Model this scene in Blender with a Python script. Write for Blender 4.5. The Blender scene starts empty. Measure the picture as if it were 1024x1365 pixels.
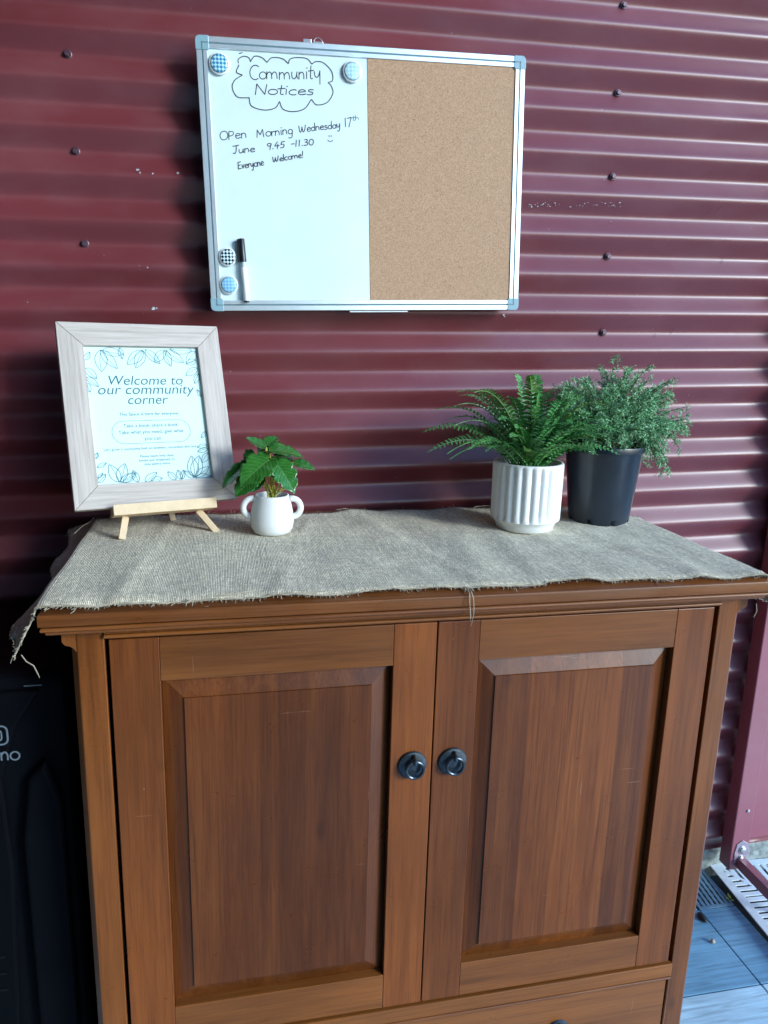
import bpy, bmesh, math, random
from mathutils import Vector, Matrix, Quaternion
random.seed(7)
R = math.radians
S = bpy.context.scene
C = S.collection

# ------------------------------------------------------------------ camera, sky, sun, exposure
cam_d = bpy.data.cameras.new('camera')
cam_d.sensor_fit = 'VERTICAL'; cam_d.sensor_height = 36.0; cam_d.sensor_width = 27.0
cam_d.lens = 36.0 * 1006.25 / 1365.0
cam_d.clip_start = 0.02; cam_d.clip_end = 500
cam = bpy.data.objects.new('camera', cam_d); C.objects.link(cam)
cam.location = (0.2518, -1.5080, 1.3454)
cam.rotation_euler = (R(76.992), R(-1.531), R(-11.629))
S.camera = cam

SUN_EL, SUN_ROT = R(19), R(134)          # low light from the open right front
W = bpy.data.worlds.new('World'); S.world = W; W.use_nodes = True
wn = W.node_tree.nodes; wl = W.node_tree.links
bgn = wn['Background']
sky = wn.new('ShaderNodeTexSky'); sky.sky_type = 'NISHITA'; sky.sun_disc = False
sky.sun_elevation = SUN_EL; sky.sun_rotation = SUN_ROT
sky.air_density = 1.0; sky.dust_density = 0.6; sky.ozone_density = 3.0
tint = wn.new('ShaderNodeMix'); tint.data_type = 'RGBA'; tint.blend_type = 'MULTIPLY'; tint.inputs[0].default_value = 1.0
tint.inputs[7].default_value = (0.74, 0.95, 1.16, 1.0)         # cool overcast daylight
wl.new(sky.outputs[0], tint.inputs[6]); wl.new(tint.outputs[2], bgn.inputs[0]); bgn.inputs[1].default_value = 0.14
sun_d = bpy.data.lights.new('sun', 'SUN'); sun_d.energy = 1.15; sun_d.angle = R(16); sun_d.color = (0.86, 0.96, 1.0)
sun = bpy.data.objects.new('sun', sun_d); C.objects.link(sun)
sd = Vector((math.sin(SUN_ROT) * math.cos(SUN_EL), math.cos(SUN_ROT) * math.cos(SUN_EL), math.sin(SUN_EL)))
sun.rotation_euler = sd.to_track_quat('Z', 'Y').to_euler()
S.view_settings.view_transform = 'Standard'; S.view_settings.look = 'None'
S.view_settings.gamma = 1.0; S.view_settings.exposure = 1.55
S.cycles.max_bounces = 8; S.cycles.use_denoising = True

# ------------------------------------------------------------------ helpers
class MB:
    """collects faces and links them as ONE mesh object"""
    def __init__(s): s.v = []; s.f = []; s.uv = {}; s.mi = []
    def vert(s, p): s.v.append(tuple(p)); return len(s.v) - 1
    def face(s, idx, m=0): s.f.append(tuple(idx)); s.mi.append(m)
    def poly(s, pts, m=0): s.face([s.vert(p) for p in pts], m)
    def box(s, x0, x1, y0, y1, z0, z1, m=0, M=None):
        P = [(x, y, z) for z in (z0, z1) for y in (y0, y1) for x in (x0, x1)]
        if M is not None: P = [M @ Vector(p) for p in P]
        i = [s.vert(p) for p in P]
        for q in ((0, 2, 3, 1), (4, 5, 7, 6), (0, 1, 5, 4), (2, 6, 7, 3), (0, 4, 6, 2), (1, 3, 7, 5)):
            s.face([i[k] for k in q], m)
        return s
    def prism(s, poly, a, b, fn, m=0):
        """poly: 2-D outline, extruded from a to b; fn(u, v, t) -> point"""
        n = len(poly)
        A = [s.vert(fn(u, v, a)) for u, v in poly]; B = [s.vert(fn(u, v, b)) for u, v in poly]
        s.face(A[::-1], m); s.face(B, m)
        for k in range(n): s.face((A[k], A[(k + 1) % n], B[(k + 1) % n], B[k]), m)
        return s
    def tube(s, pts, r, seg=8, caps=True, m=0):
        pts = [Vector(p) for p in pts]; n = len(pts)
        rr = r if isinstance(r, (list, tuple)) else [r] * n
        rings = []; up = None
        for k in range(n):
            t = (pts[min(k + 1, n - 1)] - pts[max(k - 1, 0)])
            t = t.normalized() if t.length > 1e-9 else Vector((0, 0, 1))
            if up is None: up = t.orthogonal().normalized()
            a = up - t * up.dot(t)
            a = a.normalized() if a.length > 1e-6 else t.orthogonal().normalized()
            up = a; b = t.cross(a)
            rings.append([s.vert(pts[k] + (a * math.cos(q) + b * math.sin(q)) * rr[k])
                          for q in [2 * math.pi * j / seg for j in range(seg)]])
        for k in range(n - 1):
            for j in range(seg):
                s.face((rings[k][j], rings[k][(j + 1) % seg], rings[k + 1][(j + 1) % seg], rings[k + 1][j]), m)
        if caps: s.face(rings[0][::-1], m); s.face(rings[-1], m)
        return s
    def torus(s, c, R0, r, ax='y', seg=32, sub=10, m=0, sx=1.0, sz=1.0):
        c = Vector(c); g = []
        for i in range(seg):
            a = 2 * math.pi * i / seg; ring = []
            for j in range(sub):
                b = 2 * math.pi * j / sub
                u = (R0 + r * math.cos(b)) * math.cos(a) * sx; w = (R0 + r * math.cos(b)) * math.sin(a) * sz; t = r * math.sin(b)
                p = {'y': (u, t, w), 'z': (u, w, t), 'x': (t, u, w)}[ax]
                ring.append(s.vert(c + Vector(p)))
            g.append(ring)
        for i in range(seg):
            for j in range(sub):
                s.face((g[i][j], g[(i + 1) % seg][j], g[(i + 1) % seg][(j + 1) % sub], g[i][(j + 1) % sub]), m)
        return s
    def lathe(s, prof, seg=48, c=(0, 0, 0), ax='z', rf=None, m=0):
        """prof: list of (r, h); rf(a, r, h) -> r for ribs"""
        c = Vector(c); rows = []
        for (r, h) in prof:
            row = []
            for k in range(seg):
                a = 2 * math.pi * k / seg
                q = rf(a, r, h) if rf else r
                p = (q * math.cos(a), q * math.sin(a), h) if ax == 'z' else (q * math.cos(a), -h, q * math.sin(a))
                row.append(s.vert(c + Vector(p)))
            rows.append(row)
        for i in range(len(rows) - 1):
            for k in range(seg):
                s.face((rows[i][k], rows[i][(k + 1) % seg], rows[i + 1][(k + 1) % seg], rows[i + 1][k]), m)
        if prof[0][0] > 1e-6: s.face(rows[0][::-1], m)
        if prof[-1][0] > 1e-6: s.face(rows[-1], m)
        return s
    def ribbon(s, pts, w, fn, h=0.0):
        """flat ink stroke; pts 2-D, fn(u, v, h) -> 3-D point"""
        pts = [Vector(p) for p in pts]; n = len(pts); L = []; Rr = []
        for k in range(n):
            t = pts[min(k + 1, n - 1)] - pts[max(k - 1, 0)]
            t = t.normalized() if t.length > 1e-9 else Vector((1, 0))
            q = Vector((-t.y, t.x)) * w / 2
            L.append(s.vert(fn(*(pts[k] + q), h))); Rr.append(s.vert(fn(*(pts[k] - q), h)))
        for k in range(n - 1): s.face((L[k], Rr[k], Rr[k + 1], L[k + 1]))
        return s
    def build(s, name, mat=None, parent=None, smooth=False, bevel=0, seg=2, wn=False):
        me = bpy.data.meshes.new(name); me.from_pydata(s.v, [], s.f)
        mats = mat if isinstance(mat, (list, tuple)) else [mat]
        for m_ in mats:
            if m_: me.materials.append(m_)
        if len(mats) > 1: me.polygons.foreach_set('material_index', s.mi)
        bm = bmesh.new(); bm.from_mesh(me); bmesh.ops.recalc_face_normals(bm, faces=bm.faces); bm.to_mesh(me); bm.free()
        if smooth: me.polygons.foreach_set('use_smooth', [True] * len(me.polygons))
        me.update()
        o = bpy.data.objects.new(name, me); C.objects.link(o)
        if parent: o.parent = parent
        if bevel:
            b = o.modifiers.new('bevel', 'BEVEL'); b.width = bevel; b.segments = seg; b.limit_method = 'ANGLE'; b.angle_limit = R(35)
        if smooth and smooth != 'all':
            angle_smooth(o, R(smooth if isinstance(smooth, (int, float)) and smooth > 1 else 40))
        return o

def angle_smooth(o, ang):
    me = o.data; bm = bmesh.new(); bm.from_mesh(me)
    for e in bm.edges:
        if len(e.link_faces) == 2 and e.calc_face_angle(0) > ang: e.smooth = False
    bm.to_mesh(me); bm.free()

def empty(name, loc=(0, 0, 0), rot=(0, 0, 0)):
    o = bpy.data.objects.new(name, None); C.objects.link(o); o.location = loc; o.rotation_euler = rot
    o.empty_display_size = 0.05; return o
def tag(o, label=None, cat=None, group=None, kind=None):
    if label: o['label'] = label
    if cat: o['category'] = cat
    if group: o['group'] = group
    if kind: o['kind'] = kind
    return o
def bez(p0, p1, p2, n):
    p0, p1, p2 = Vector(p0), Vector(p1), Vector(p2)
    return [p0 * (1 - t) ** 2 + p1 * 2 * t * (1 - t) + p2 * t * t for t in [k / (n - 1) for k in range(n)]]

# ------------------------------------------------------------------ materials
def new_mat(name):
    m = bpy.data.materials.new(name); m.use_nodes = True
    nt = m.node_tree; return m, nt, nt.nodes['Principled BSDF']
def nd(nt, t, **kw):
    n = nt.nodes.new(t)
    for k, v in kw.items():
        if k in n.inputs: n.inputs[k].default_value = v
        else: setattr(n, k, v)
    return n
def ramp(nt, fac, stops):
    r = nt.nodes.new('ShaderNodeValToRGB'); e = r.color_ramp.elements
    while len(e) < len(stops): e.new(0.5)
    for k, (p, c) in enumerate(stops):
        e[k].position = p; e[k].color = (*c, 1) if len(c) == 3 else c
    nt.links.new(fac, r.inputs[0]); return r.outputs[0]
def mix(nt, fac, a, b, mode='MIX'):
    n = nt.nodes.new('ShaderNodeMix'); n.data_type = 'RGBA'; n.blend_type = mode
    for sock, v in ((n.inputs[0], fac), (n.inputs[6], a), (n.inputs[7], b)):
        if hasattr(v, 'links'): nt.links.new(v, sock)
        elif isinstance(v, (int, float)): sock.default_value = v
        else: sock.default_value = (*v, 1)
    return n.outputs[2]
def coords(nt, scale=(1, 1, 1), kind='Object', rnd=False, rot=(0, 0, 0)):
    tc = nt.nodes.new('ShaderNodeTexCoord'); mp = nt.nodes.new('ShaderNodeMapping')
    mp.inputs['Scale'].default_value = scale; mp.inputs['Rotation'].default_value = rot
    nt.links.new(tc.outputs[kind], mp.inputs[0])
    if rnd:
        oi = nt.nodes.new('ShaderNodeObjectInfo'); mu = nd(nt, 'ShaderNodeMath', operation='MULTIPLY'); mu.inputs[1].default_value = 37.0
        nt.links.new(oi.outputs['Random'], mu.inputs[0]); nt.links.new(mu.outputs[0], mp.inputs['Location'])
    return mp.outputs[0]
def noise(nt, vec, scale, detail=4, rough=0.55, dist=0.0):
    n = nd(nt, 'ShaderNodeTexNoise', Scale=scale, Detail=detail, Roughness=rough, Distortion=dist)
    if vec is not None: nt.links.new(vec, n.inputs['Vector'])
    return n.outputs['Fac']
def bump(nt, h, bs, strength=0.2, dist=0.001):
    b = nd(nt, 'ShaderNodeBump', Strength=strength, Distance=dist)
    nt.links.new(h, b.inputs['Height']); nt.links.new(b.outputs[0], bs.inputs['Normal']); return b
def mth(nt, op, a, b=None):
    n = nd(nt, 'ShaderNodeMath', operation=op)
    for k, v in enumerate((a, b)):
        if v is None: continue
        if hasattr(v, 'links'): nt.links.new(v, n.inputs[k])
        else: n.inputs[k].default_value = v
    return n.outputs[0]
def plain(name, col, rough=0.5, metal=0.0, coat=0.0, var=0.12, vs=30, bmp=0.0, bs_=200, spec=0.5):
    m, nt, b = new_mat(name)
    v = coords(nt)
    f = noise(nt, v, vs, 5)
    c = ramp(nt, f, [(0.3, tuple(x * (1 - var) for x in col)), (0.7, tuple(min(1, x * (1 + var)) for x in col))])
    nt.links.new(c, b.inputs['Base Color'])
    b.inputs['Roughness'].default_value = rough; b.inputs['Metallic'].default_value = metal
    b.inputs['Coat Weight'].default_value = coat; b.inputs['Specular IOR Level'].default_value = spec
    if bmp: bump(nt, noise(nt, v, bs_, 3), b, bmp, 0.0006)
    return m

def wood(name, axis, dark, mid, light, rough=0.34, coat=0.12, fig=0.0, boards=False):
    m, nt, b = new_mat(name)
    sc = [1, 1, 1]; sc['xyz'.index(axis)] = 0.055
    v = coords(nt, tuple(sc), rnd=True)
    warp = noise(nt, coords(nt, (1, 1, 1), rnd=True), 3.0, 2)
    grain = noise(nt, v, 150, 8, 0.68, 0.35 + fig)
    broad = noise(nt, v, 17, 3, 0.5, 0.8 + fig)
    tone = noise(nt, coords(nt, (1, 1, 1), rnd=True), 2.2, 2)
    c1 = ramp(nt, grain, [(0.30, dark), (0.50, mid), (0.72, light)])
    c2 = ramp(nt, broad, [(0.34, tuple(x * 0.52 for x in mid)), (0.50, mid), (0.66, light)])
    c = mix(nt, 0.50, c1, c2)
    tn = ramp(nt, tone, [(0.35, (0.80, 0.78, 0.80)), (0.65, (1.10, 1.06, 1.0))])
    c = mix(nt, 1.0, c, tn, 'MULTIPLY')
    oi = nt.nodes.new('ShaderNodeObjectInfo')
    rt = ramp(nt, oi.outputs['Random'], [(0.0, (0.86, 0.84, 0.86)), (1.0, (1.10, 1.07, 1.0))])
    c = mix(nt, 1.0, c, rt, 'MULTIPLY')
    if boards:                                   # glued-up boards of different tone
        sx = nt.nodes.new('ShaderNodeSeparateXYZ'); nt.links.new(coords(nt, (13.0, 1, 1)), sx.inputs[0])
        wnz = nd(nt, 'ShaderNodeTexWhiteNoise', noise_dimensions='1D'); nt.links.new(mth(nt, 'FLOOR', sx.outputs[0]), wnz.inputs['W'])
        c = mix(nt, 1.0, c, ramp(nt, wnz.outputs['Value'], [(0.0, (0.72, 0.70, 0.70)), (1.0, (1.22, 1.2, 1.15))]), 'MULTIPLY')
    # fine dark pores
    pv = list(sc); pv['xyz'.index(axis)] = 0.011
    po = noise(nt, coords(nt, tuple(pv), rnd=True), 460, 3, 0.6)
    pf = ramp(nt, po, [(0.52, (0, 0, 0)), (0.66, (1, 1, 1))])
    c = mix(nt, mth(nt, 'MULTIPLY', pf, 0.42), c, tuple(x * 0.45 for x in dark))
    # pale knocks and scuffs
    sp = noise(nt, coords(nt, (1, 1, 0.45), rnd=True, rot=(0, 0.5, 0)), 210, 2, 0.5)
    sf = ramp(nt, sp, [(0.80, (0, 0, 0)), (0.82, (1, 1, 1))])
    c = mix(nt, mth(nt, 'MULTIPLY', sf, 0.6), c, (0.42, 0.33, 0.27))
    for rt_, sc_ in (((0, 0.7, 0), (1, 1, 0.05)), ((0, -0.45, 0.3), (0.04, 1, 1))):      # thin scratches
        mk = ramp(nt, noise(nt, coords(nt, sc_, rnd=True, rot=rt_), 230, 1, 0.4), [(0.775, (0, 0, 0)), (0.79, (1, 1, 1))])
        ar = ramp(nt, noise(nt, coords(nt, rnd=True), 11, 1), [(0.55, (0, 0, 0)), (0.62, (1, 1, 1))])
        c = mix(nt, mth(nt, 'MULTIPLY', mth(nt, 'MULTIPLY', mk, ar), 0.3), c, (0.42, 0.28, 0.18))
    kn = nd(nt, 'ShaderNodeTexVoronoi', Scale=9.0); nt.links.new(coords(nt, tuple(0.45 if q == axis else 1.0 for q in 'xyz'), rnd=True), kn.inputs['Vector'])
    c = mix(nt, mth(nt, 'MULTIPLY', ramp(nt, kn.outputs['Distance'], [(0.03, (1, 1, 1)), (0.085, (0, 0, 0))]), 0.5), c, tuple(x * 0.35 for x in dark))
    nt.links.new(c, b.inputs['Base Color'])
    rg = ramp(nt, noise(nt, coords(nt), 14, 5), [(0.35, (rough - 0.07,) * 3), (0.7, (rough + 0.12,) * 3)])
    nt.links.new(rg, b.inputs['Roughness'])
    b.inputs['Coat Weight'].default_value = coat; b.inputs['Coat Roughness'].default_value = 0.18; b.inputs['Specular IOR Level'].default_value = 0.32
    bump(nt, grain, b, 0.10, 0.0006)
    return m

AMB = ((0.128, 0.040, 0.009), (0.202, 0.069, 0.015), (0.262, 0.095, 0.023))
RED = ((0.112, 0.030, 0.007), (0.180, 0.053, 0.011), (0.235, 0.075, 0.016))
wood_v = wood('stained_wood_vertical', 'z', *RED)
wood_leg = wood('stained_wood_leg', 'z', (0.118, 0.034, 0.007), (0.190, 0.060, 0.012), (0.245, 0.083, 0.018))
wood_h = wood('stained_wood_horizontal', 'x', *AMB)
wood_panel = wood('stained_wood_panel', 'z', (0.082, 0.022, 0.005), (0.152, 0.044, 0.009), (0.220, 0.071, 0.015), fig=0.9, boards=True, coat=0.15)
wood_top = wood('stained_wood_top', 'x', (0.105, 0.033, 0.008), (0.18, 0.060, 0.015), (0.25, 0.09, 0.025))

def wall_paint(name, base=(0.150, 0.027, 0.034), rough=0.37):
    m, nt, b = new_mat(name)
    v = coords(nt)
    f = noise(nt, v, 3.0, 5)
    c = ramp(nt, f, [(0.3, tuple(x * 0.9 for x in base)), (0.7, tuple(x * 1.08 for x in base))])
    dust = noise(nt, coords(nt, (0.5, 1, 1)), 9, 6, 0.65)
    df = ramp(nt, dust, [(0.45, (0, 0, 0)), (0.85, (1, 1, 1))])
    c = mix(nt, mth(nt, 'MULTIPLY', df, 0.22), c, (0.32, 0.19, 0.21))
    fl = noise(nt, v, 130, 2, 0.5)
    ff = ramp(nt, fl, [(0.79, (0, 0, 0)), (0.80, (1, 1, 1))])
    c = mix(nt, mth(nt, 'MULTIPLY', ff, 0.6), c, (0.45, 0.40, 0.42))
    nt.links.new(c, b.inputs['Base Color'])
    rg = ramp(nt, noise(nt, v, 7, 5), [(0.3, (rough - 0.04,) * 3), (0.7, (rough + 0.08,) * 3)])
    nt.links.new(rg, b.inputs['Roughness'])
    b.inputs['Specular IOR Level'].default_value = 0.55; b.inputs['Coat Weight'].default_value = 0.5; b.inputs['Coat Roughness'].default_value = 0.42
    bump(nt, noise(nt, coords(nt, (0.4, 1, 1)), 6, 3), b, 0.06, 0.004)
    return m
paint_red = wall_paint('maroon_wall_paint')
paint_steel = wall_paint('maroon_steel_paint', (0.26, 0.070, 0.095), 0.38)

def burlap_mat():
    m, nt, b = new_mat('burlap_weave')
    v = coords(nt, (1, 1, 1), 'UV')
    ds = noise(nt, v, 16, 4, 0.6)
    wv = []
    for d, sc in (('X', 138.0), ('Y', 150.0)):
        w = nd(nt, 'ShaderNodeTexWave', Scale=sc, Distortion=4.5, Detail=2.5)
        w.inputs['Detail Scale'].default_value = 2.2
        w.wave_type = 'BANDS'; w.bands_direction = d; w.wave_profile = 'SIN'
        nt.links.new(v, w.inputs['Vector']); wv.append(w.outputs['Fac'])
    weave = mth(nt, 'MAXIMUM', wv[0], mth(nt, 'MULTIPLY', wv[1], 0.62))
    slub = noise(nt, coords(nt, (330, 16, 1), 'UV'), 1.0, 3, 0.6)
    slub2 = noise(nt, coords(nt, (14, 260, 1), 'UV'), 1.0, 3, 0.6)
    c = ramp(nt, weave, [(0.10, (0.30, 0.25, 0.165)), (0.48, (0.66, 0.575, 0.41)), (1.0, (0.90, 0.82, 0.62))])
    sl = ramp(nt, slub, [(0.32, (0.72, 0.72, 0.71)), (0.68, (1.16, 1.15, 1.14))])
    c = mix(nt, 1.0, c, sl, 'MULTIPLY')
    sl2 = ramp(nt, slub2, [(0.3, (0.82, 0.82, 0.82)), (0.7, (1.12, 1.12, 1.12))])
    c = mix(nt, 1.0, c, sl2, 'MULTIPLY')
    sl3 = ramp(nt, ds, [(0.3, (0.86, 0.85, 0.84)), (0.7, (1.1, 1.1, 1.1))])
    c = mix(nt, 1.0, c, sl3, 'MULTIPLY')
    vo = nd(nt, 'ShaderNodeTexVoronoi', Scale=260.0); nt.links.new(coords(nt, (1, 0.8, 1), 'UV'), vo.inputs['Vector'])
    c = mix(nt, 1.0, c, ramp(nt, vo.outputs['Color'], [(0.2, (0.78, 0.77, 0.74)), (0.8, (1.15, 1.15, 1.14))]), 'MULTIPLY')
    fib = ramp(nt, noise(nt, coords(nt, (1, 0.25, 1), 'UV'), 330, 2), [(0.70, (0, 0, 0)), (0.76, (1, 1, 1))])
    c = mix(nt, mth(nt, 'MULTIPLY', fib, 0.55), c, (0.45, 0.40, 0.30))
    nt.links.new(c, b.inputs['Base Color']); b.inputs['Roughness'].default_value = 0.88
    b.inputs['Specular IOR Level'].default_value = 0.25
    b.inputs['Sheen Weight'].default_value = 0.25
    bump(nt, mth(nt, 'ADD', weave, mth(nt, 'MULTIPLY', slub, 0.8)), b, 0.8, 0.0012)
    return m
burlap = burlap_mat()
thread_mat = plain('jute_thread', (0.36, 0.31, 0.23), 0.9, var=0.3, vs=60)

def cork_mat():
    m, nt, b = new_mat('cork')
    v = coords(nt)
    vo = nd(nt, 'ShaderNodeTexVoronoi', Scale=560.0, Randomness=1.0); nt.links.new(v, vo.inputs['Vector'])
    n1 = noise(nt, v, 520, 3, 0.7)
    c = ramp(nt, vo.outputs['Color'], [(0.15, (0.38, 0.235, 0.145)), (0.5, (0.44, 0.28, 0.178)), (0.85, (0.50, 0.33, 0.215))])
    c2 = ramp(nt, n1, [(0.34, (0.72, 0.68, 0.62)), (0.46, (1, 1, 1)), (0.64, (1.0, 1.0, 1.0)), (0.74, (1.15, 1.15, 1.15))])
    c = mix(nt, 1.0, c, c2, 'MULTIPLY')
    dkf = ramp(nt, noise(nt, v, 240, 2, 0.5), [(0.66, (0, 0, 0)), (0.72, (1, 1, 1))])
    c = mix(nt, mth(nt, 'MULTIPLY', dkf, 0.45), c, (0.17, 0.09, 0.05))
    nt.links.new(c, b.inputs['Base Color']); b.inputs['Roughness'].default_value = 0.85
    b.inputs['Specular IOR Level'].default_value = 0.2
    bump(nt, n1, b, 0.5, 0.0008); return m
cork = cork_mat()
white_enamel = plain('whiteboard_enamel', (0.64, 0.77, 0.80), 0.16, coat=0.3, var=0.03, vs=14)
alu = plain('brushed_aluminium', (0.80, 0.88, 0.92), 0.30, metal=0.75, var=0.05, vs=40)
cap_plastic = plain('grey_blue_plastic', (0.22, 0.36, 0.42), 0.4, var=0.06)
groove_dark = plain('groove_shadow_grey', (0.10, 0.17, 0.20), 0.5)
ink = plain('black_marker_ink', (0.012, 0.016, 0.024), 0.55, var=0.3, vs=300)
black_plastic = plain('black_plastic', (0.012, 0.014, 0.020), 0.35)
white_plastic = plain('white_plastic', (0.74, 0.78, 0.80), 0.3, var=0.04)
steel = plain('zinc_steel', (0.55, 0.56, 0.58), 0.32, metal=0.9, var=0.12)
dark_screw = plain('weathered_screw_paint', (0.10, 0.055, 0.075), 0.38, metal=0.3, var=0.3, vs=300)
iron = plain('black_iron', (0.060, 0.075, 0.090), 0.30, metal=0.75, var=0.35, vs=120, bmp=0.25, bs_=260)
ceramic = plain('matt_white_ceramic', (0.74, 0.75, 0.74), 0.42, var=0.03, vs=18, bmp=0.06, bs_=60)
ceramic2 = plain('chalky_white_ceramic', (0.70, 0.71, 0.70), 0.6, var=0.04, vs=22, bmp=0.15, bs_=90)
pot_black = plain('nursery_pot_plastic', (0.014, 0.022, 0.034), 0.28, var=0.25, vs=24, bmp=0.05, bs_=40)
soil = plain('potting_soil', (0.022, 0.016, 0.012), 0.95, var=0.6, vs=160, bmp=1.0, bs_=220)
pine = plain('pale_pine', (0.62, 0.47, 0.30), 0.6, var=0.10, vs=40)
paper = plain('mint_paper', (0.55, 0.755, 0.75), 0.7, var=0.012, vs=8)
print_ink = plain('teal_print_ink', (0.014, 0.11, 0.145), 0.7, var=0.05)
print_fine = plain('teal_fine_print_ink', (0.010, 0.09, 0.12), 0.7, var=0.05)
appl_black = plain('black_appliance_plastic', (0.0025, 0.003, 0.005), 0.60, var=0.2, vs=12, spec=0.06)
appl_gloss = plain('black_appliance_gloss', (0.002, 0.0025, 0.004), 0.55, var=0.2, vs=12, spec=0.06)
appl_print = plain('grey_print', (0.11, 0.145, 0.175), 0.6)

def frame_wood(name, axis):
    m, nt, b = new_mat(name)
    sc = [1, 1, 1]; sc['xyz'.index(axis)] = 0.045
    v = coords(nt, tuple(sc), rnd=True)
    g = noise(nt, v, 210, 5, 0.6, 0.5); g2 = noise(nt, v, 60, 3)
    c = ramp(nt, g, [(0.3, (0.35, 0.305, 0.275)), (0.5, (0.44, 0.39, 0.355)), (0.7, (0.51, 0.46, 0.425))])
    c = mix(nt, 1.0, c, ramp(nt, g2, [(0.35, (0.90, 0.90, 0.90)), (0.65, (1.06, 1.06, 1.06))]), 'MULTIPLY')
    nt.links.new(c, b.inputs['Base Color']); b.inputs['Roughness'].default_value = 0.6
    bump(nt, g, b, 0.45, 0.001); return m
fw_x = frame_wood('limed_wood_horizontal', 'x'); fw_z = frame_wood('limed_wood_vertical', 'z')

def leaf_mat(name, dark, light, rough=0.4, vein=0.0, sss=0.0, vs=40):
    m, nt, b = new_mat(name)
    v = coords(nt)
    f = noise(nt, v, vs, 3)
    oi = nt.nodes.new('ShaderNodeObjectInfo')
    c = ramp(nt, f, [(0.3, dark), (0.7, light)])
    c = mix(nt, 1.0, c, ramp(nt, oi.outputs['Random'], [(0, (0.75, 0.8, 0.8)), (1, (1.2, 1.12, 1.0))]), 'MULTIPLY')
    if vein:
        uv = coords(nt, (1, 1, 1), 'UV')
        sx = nt.nodes.new('ShaderNodeSeparateXYZ'); nt.links.new(uv, sx.inputs[0])
        ab = mth(nt, 'ABSOLUTE', mth(nt, 'SUBTRACT', sx.outputs[1], 0.5))
        ph = mth(nt, 'SUBTRACT', mth(nt, 'MULTIPLY', sx.outputs[0], 9.0), mth(nt, 'MULTIPLY', ab, 6.0))
        fr = mth(nt, 'ABSOLUTE', mth(nt, 'SUBTRACT', mth(nt, 'FRACT', ph), 0.5))
        vf = ramp(nt, fr, [(0.0, (1, 1, 1)), (0.10, (0, 0, 0))])
        mf = ramp(nt, ab, [(0.0, (1, 1, 1)), (0.035, (0, 0, 0))])
        vv = mth(nt, 'MAXIMUM', vf, mf)
        c = mix(nt, mth(nt, 'MULTIPLY', vv, vein), c, (0.16, 0.30, 0.10))
        bump(nt, fr, b, 0.35, 0.0015)
    nt.links.new(c, b.inputs['Base Color']); b.inputs['Roughness'].default_value = rough
    b.inputs['Transmission Weight'].default_value = 0.0
    return m
fern_green = leaf_mat('fern_leaf_green', (0.050, 0.19, 0.055), (0.110, 0.33, 0.100), 0.30)
fern_lime = leaf_mat('fern_leaf_lime', (0.09, 0.21, 0.035), (0.15, 0.30, 0.06), 0.38)
asp_green = leaf_mat('asparagus_needle_green', (0.19, 0.46, 0.22), (0.37, 0.66, 0.35), 0.5, vs=18)
asp_stem = leaf_mat('asparagus_stem', (0.05, 0.085, 0.035), (0.10, 0.12, 0.05), 0.6)
mon_green = leaf_mat('glossy_leaf_green', (0.014, 0.092, 0.014), (0.030, 0.150, 0.024), 0.16, vein=0.45)
mon_stem = plain('yellow_green_stem', (0.55, 0.50, 0.08), 0.45, var=0.2)

def disc_mat(name, a, b_, sc, checker=False):
    m, nt, b = new_mat(name)
    v = coords(nt, (sc, sc, sc), rot=(0, R(45), 0))
    ck = nd(nt, 'ShaderNodeTexChecker', Scale=1.0); ck.inputs[1].default_value = (*a, 1); ck.inputs[2].default_value = (*b_, 1)
    nt.links.new(v, ck.inputs[0])
    nt.links.new(ck.outputs[0], b.inputs['Base Color']); b.inputs['Roughness'].default_value = 0.12; b.inputs['Coat Weight'].default_value = 0.8
    return m

# ------------------------------------------------------------------ ground, paving, plinth
g = MB(); g.poly([(-30, -30, -0.03), (30, -30, -0.03), (30, 30, -0.03), (-30, 30, -0.03)])
tag(g.build('ground', plain('dark_ground', (0.10, 0.12, 0.13), 0.9, var=0.3, vs=4)), kind='structure')

def tile_mat(name, col, rot):
    m, nt, b = new_mat(name)
    v = coords(nt, (0.05, 1, 1), rot=(0, 0, rot))
    f = noise(nt, v, 120, 5, 0.65, 0.4); f2 = noise(nt, coords(nt), 7, 4)
    c = ramp(nt, f, [(0.3, tuple(x * 0.62 for x in col)), (0.5, col), (0.7, tuple(x * 1.25 for x in col))])
    c = mix(nt, 1.0, c, ramp(nt, f2, [(0.3, (0.85,) * 3), (0.7, (1.1,) * 3)]), 'MULTIPLY')
    sp = ramp(nt, noise(nt, coords(nt), 90, 2), [(0.74, (0, 0, 0)), (0.77, (1, 1, 1))])
    c = mix(nt, mth(nt, 'MULTIPLY', sp, 0.6), c, (0.05, 0.06, 0.05))
    nt.links.new(c, b.inputs['Base Color']); b.inputs['Roughness'].default_value = 0.38
    bump(nt, f, b, 0.35, 0.0015); return m
tile_d = tile_mat('slate_blue_tile', (0.17, 0.37, 0.50), 0)
tile_l = tile_mat('pale_blue_tile', (0.46, 0.68, 0.76), R(58))
gd = MB(); gl = MB()
xs = [1.364 + 0.45 * k for k in range(-8, 3)]
rows = [(-0.120, -0.342)] + [(-0.342 - 0.222 * k, -0.342 - 0.222 * (k + 1)) for k in range(12)]
for i, (ya, yb) in enumerate(rows):
    for x0 in xs:
        x1 = min(x0 + 0.45, 1.463) if i == 0 else x0 + 0.45
        if x1 - x0 < 0.01: continue
        (gd if (i % 4) in (0, 3) else gl).box(x0 + 0.0016, x1 - 0.0016, yb + 0.0016, ya - 0.0016, -0.02, random.uniform(-0.0006, 0.0006))
for x0 in xs[:-3]: gd.box(x0 + 0.0016, min(x0 + 0.45, 1.362) - 0.0016, -0.1184, 0.0, -0.02, 0.0)
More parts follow.
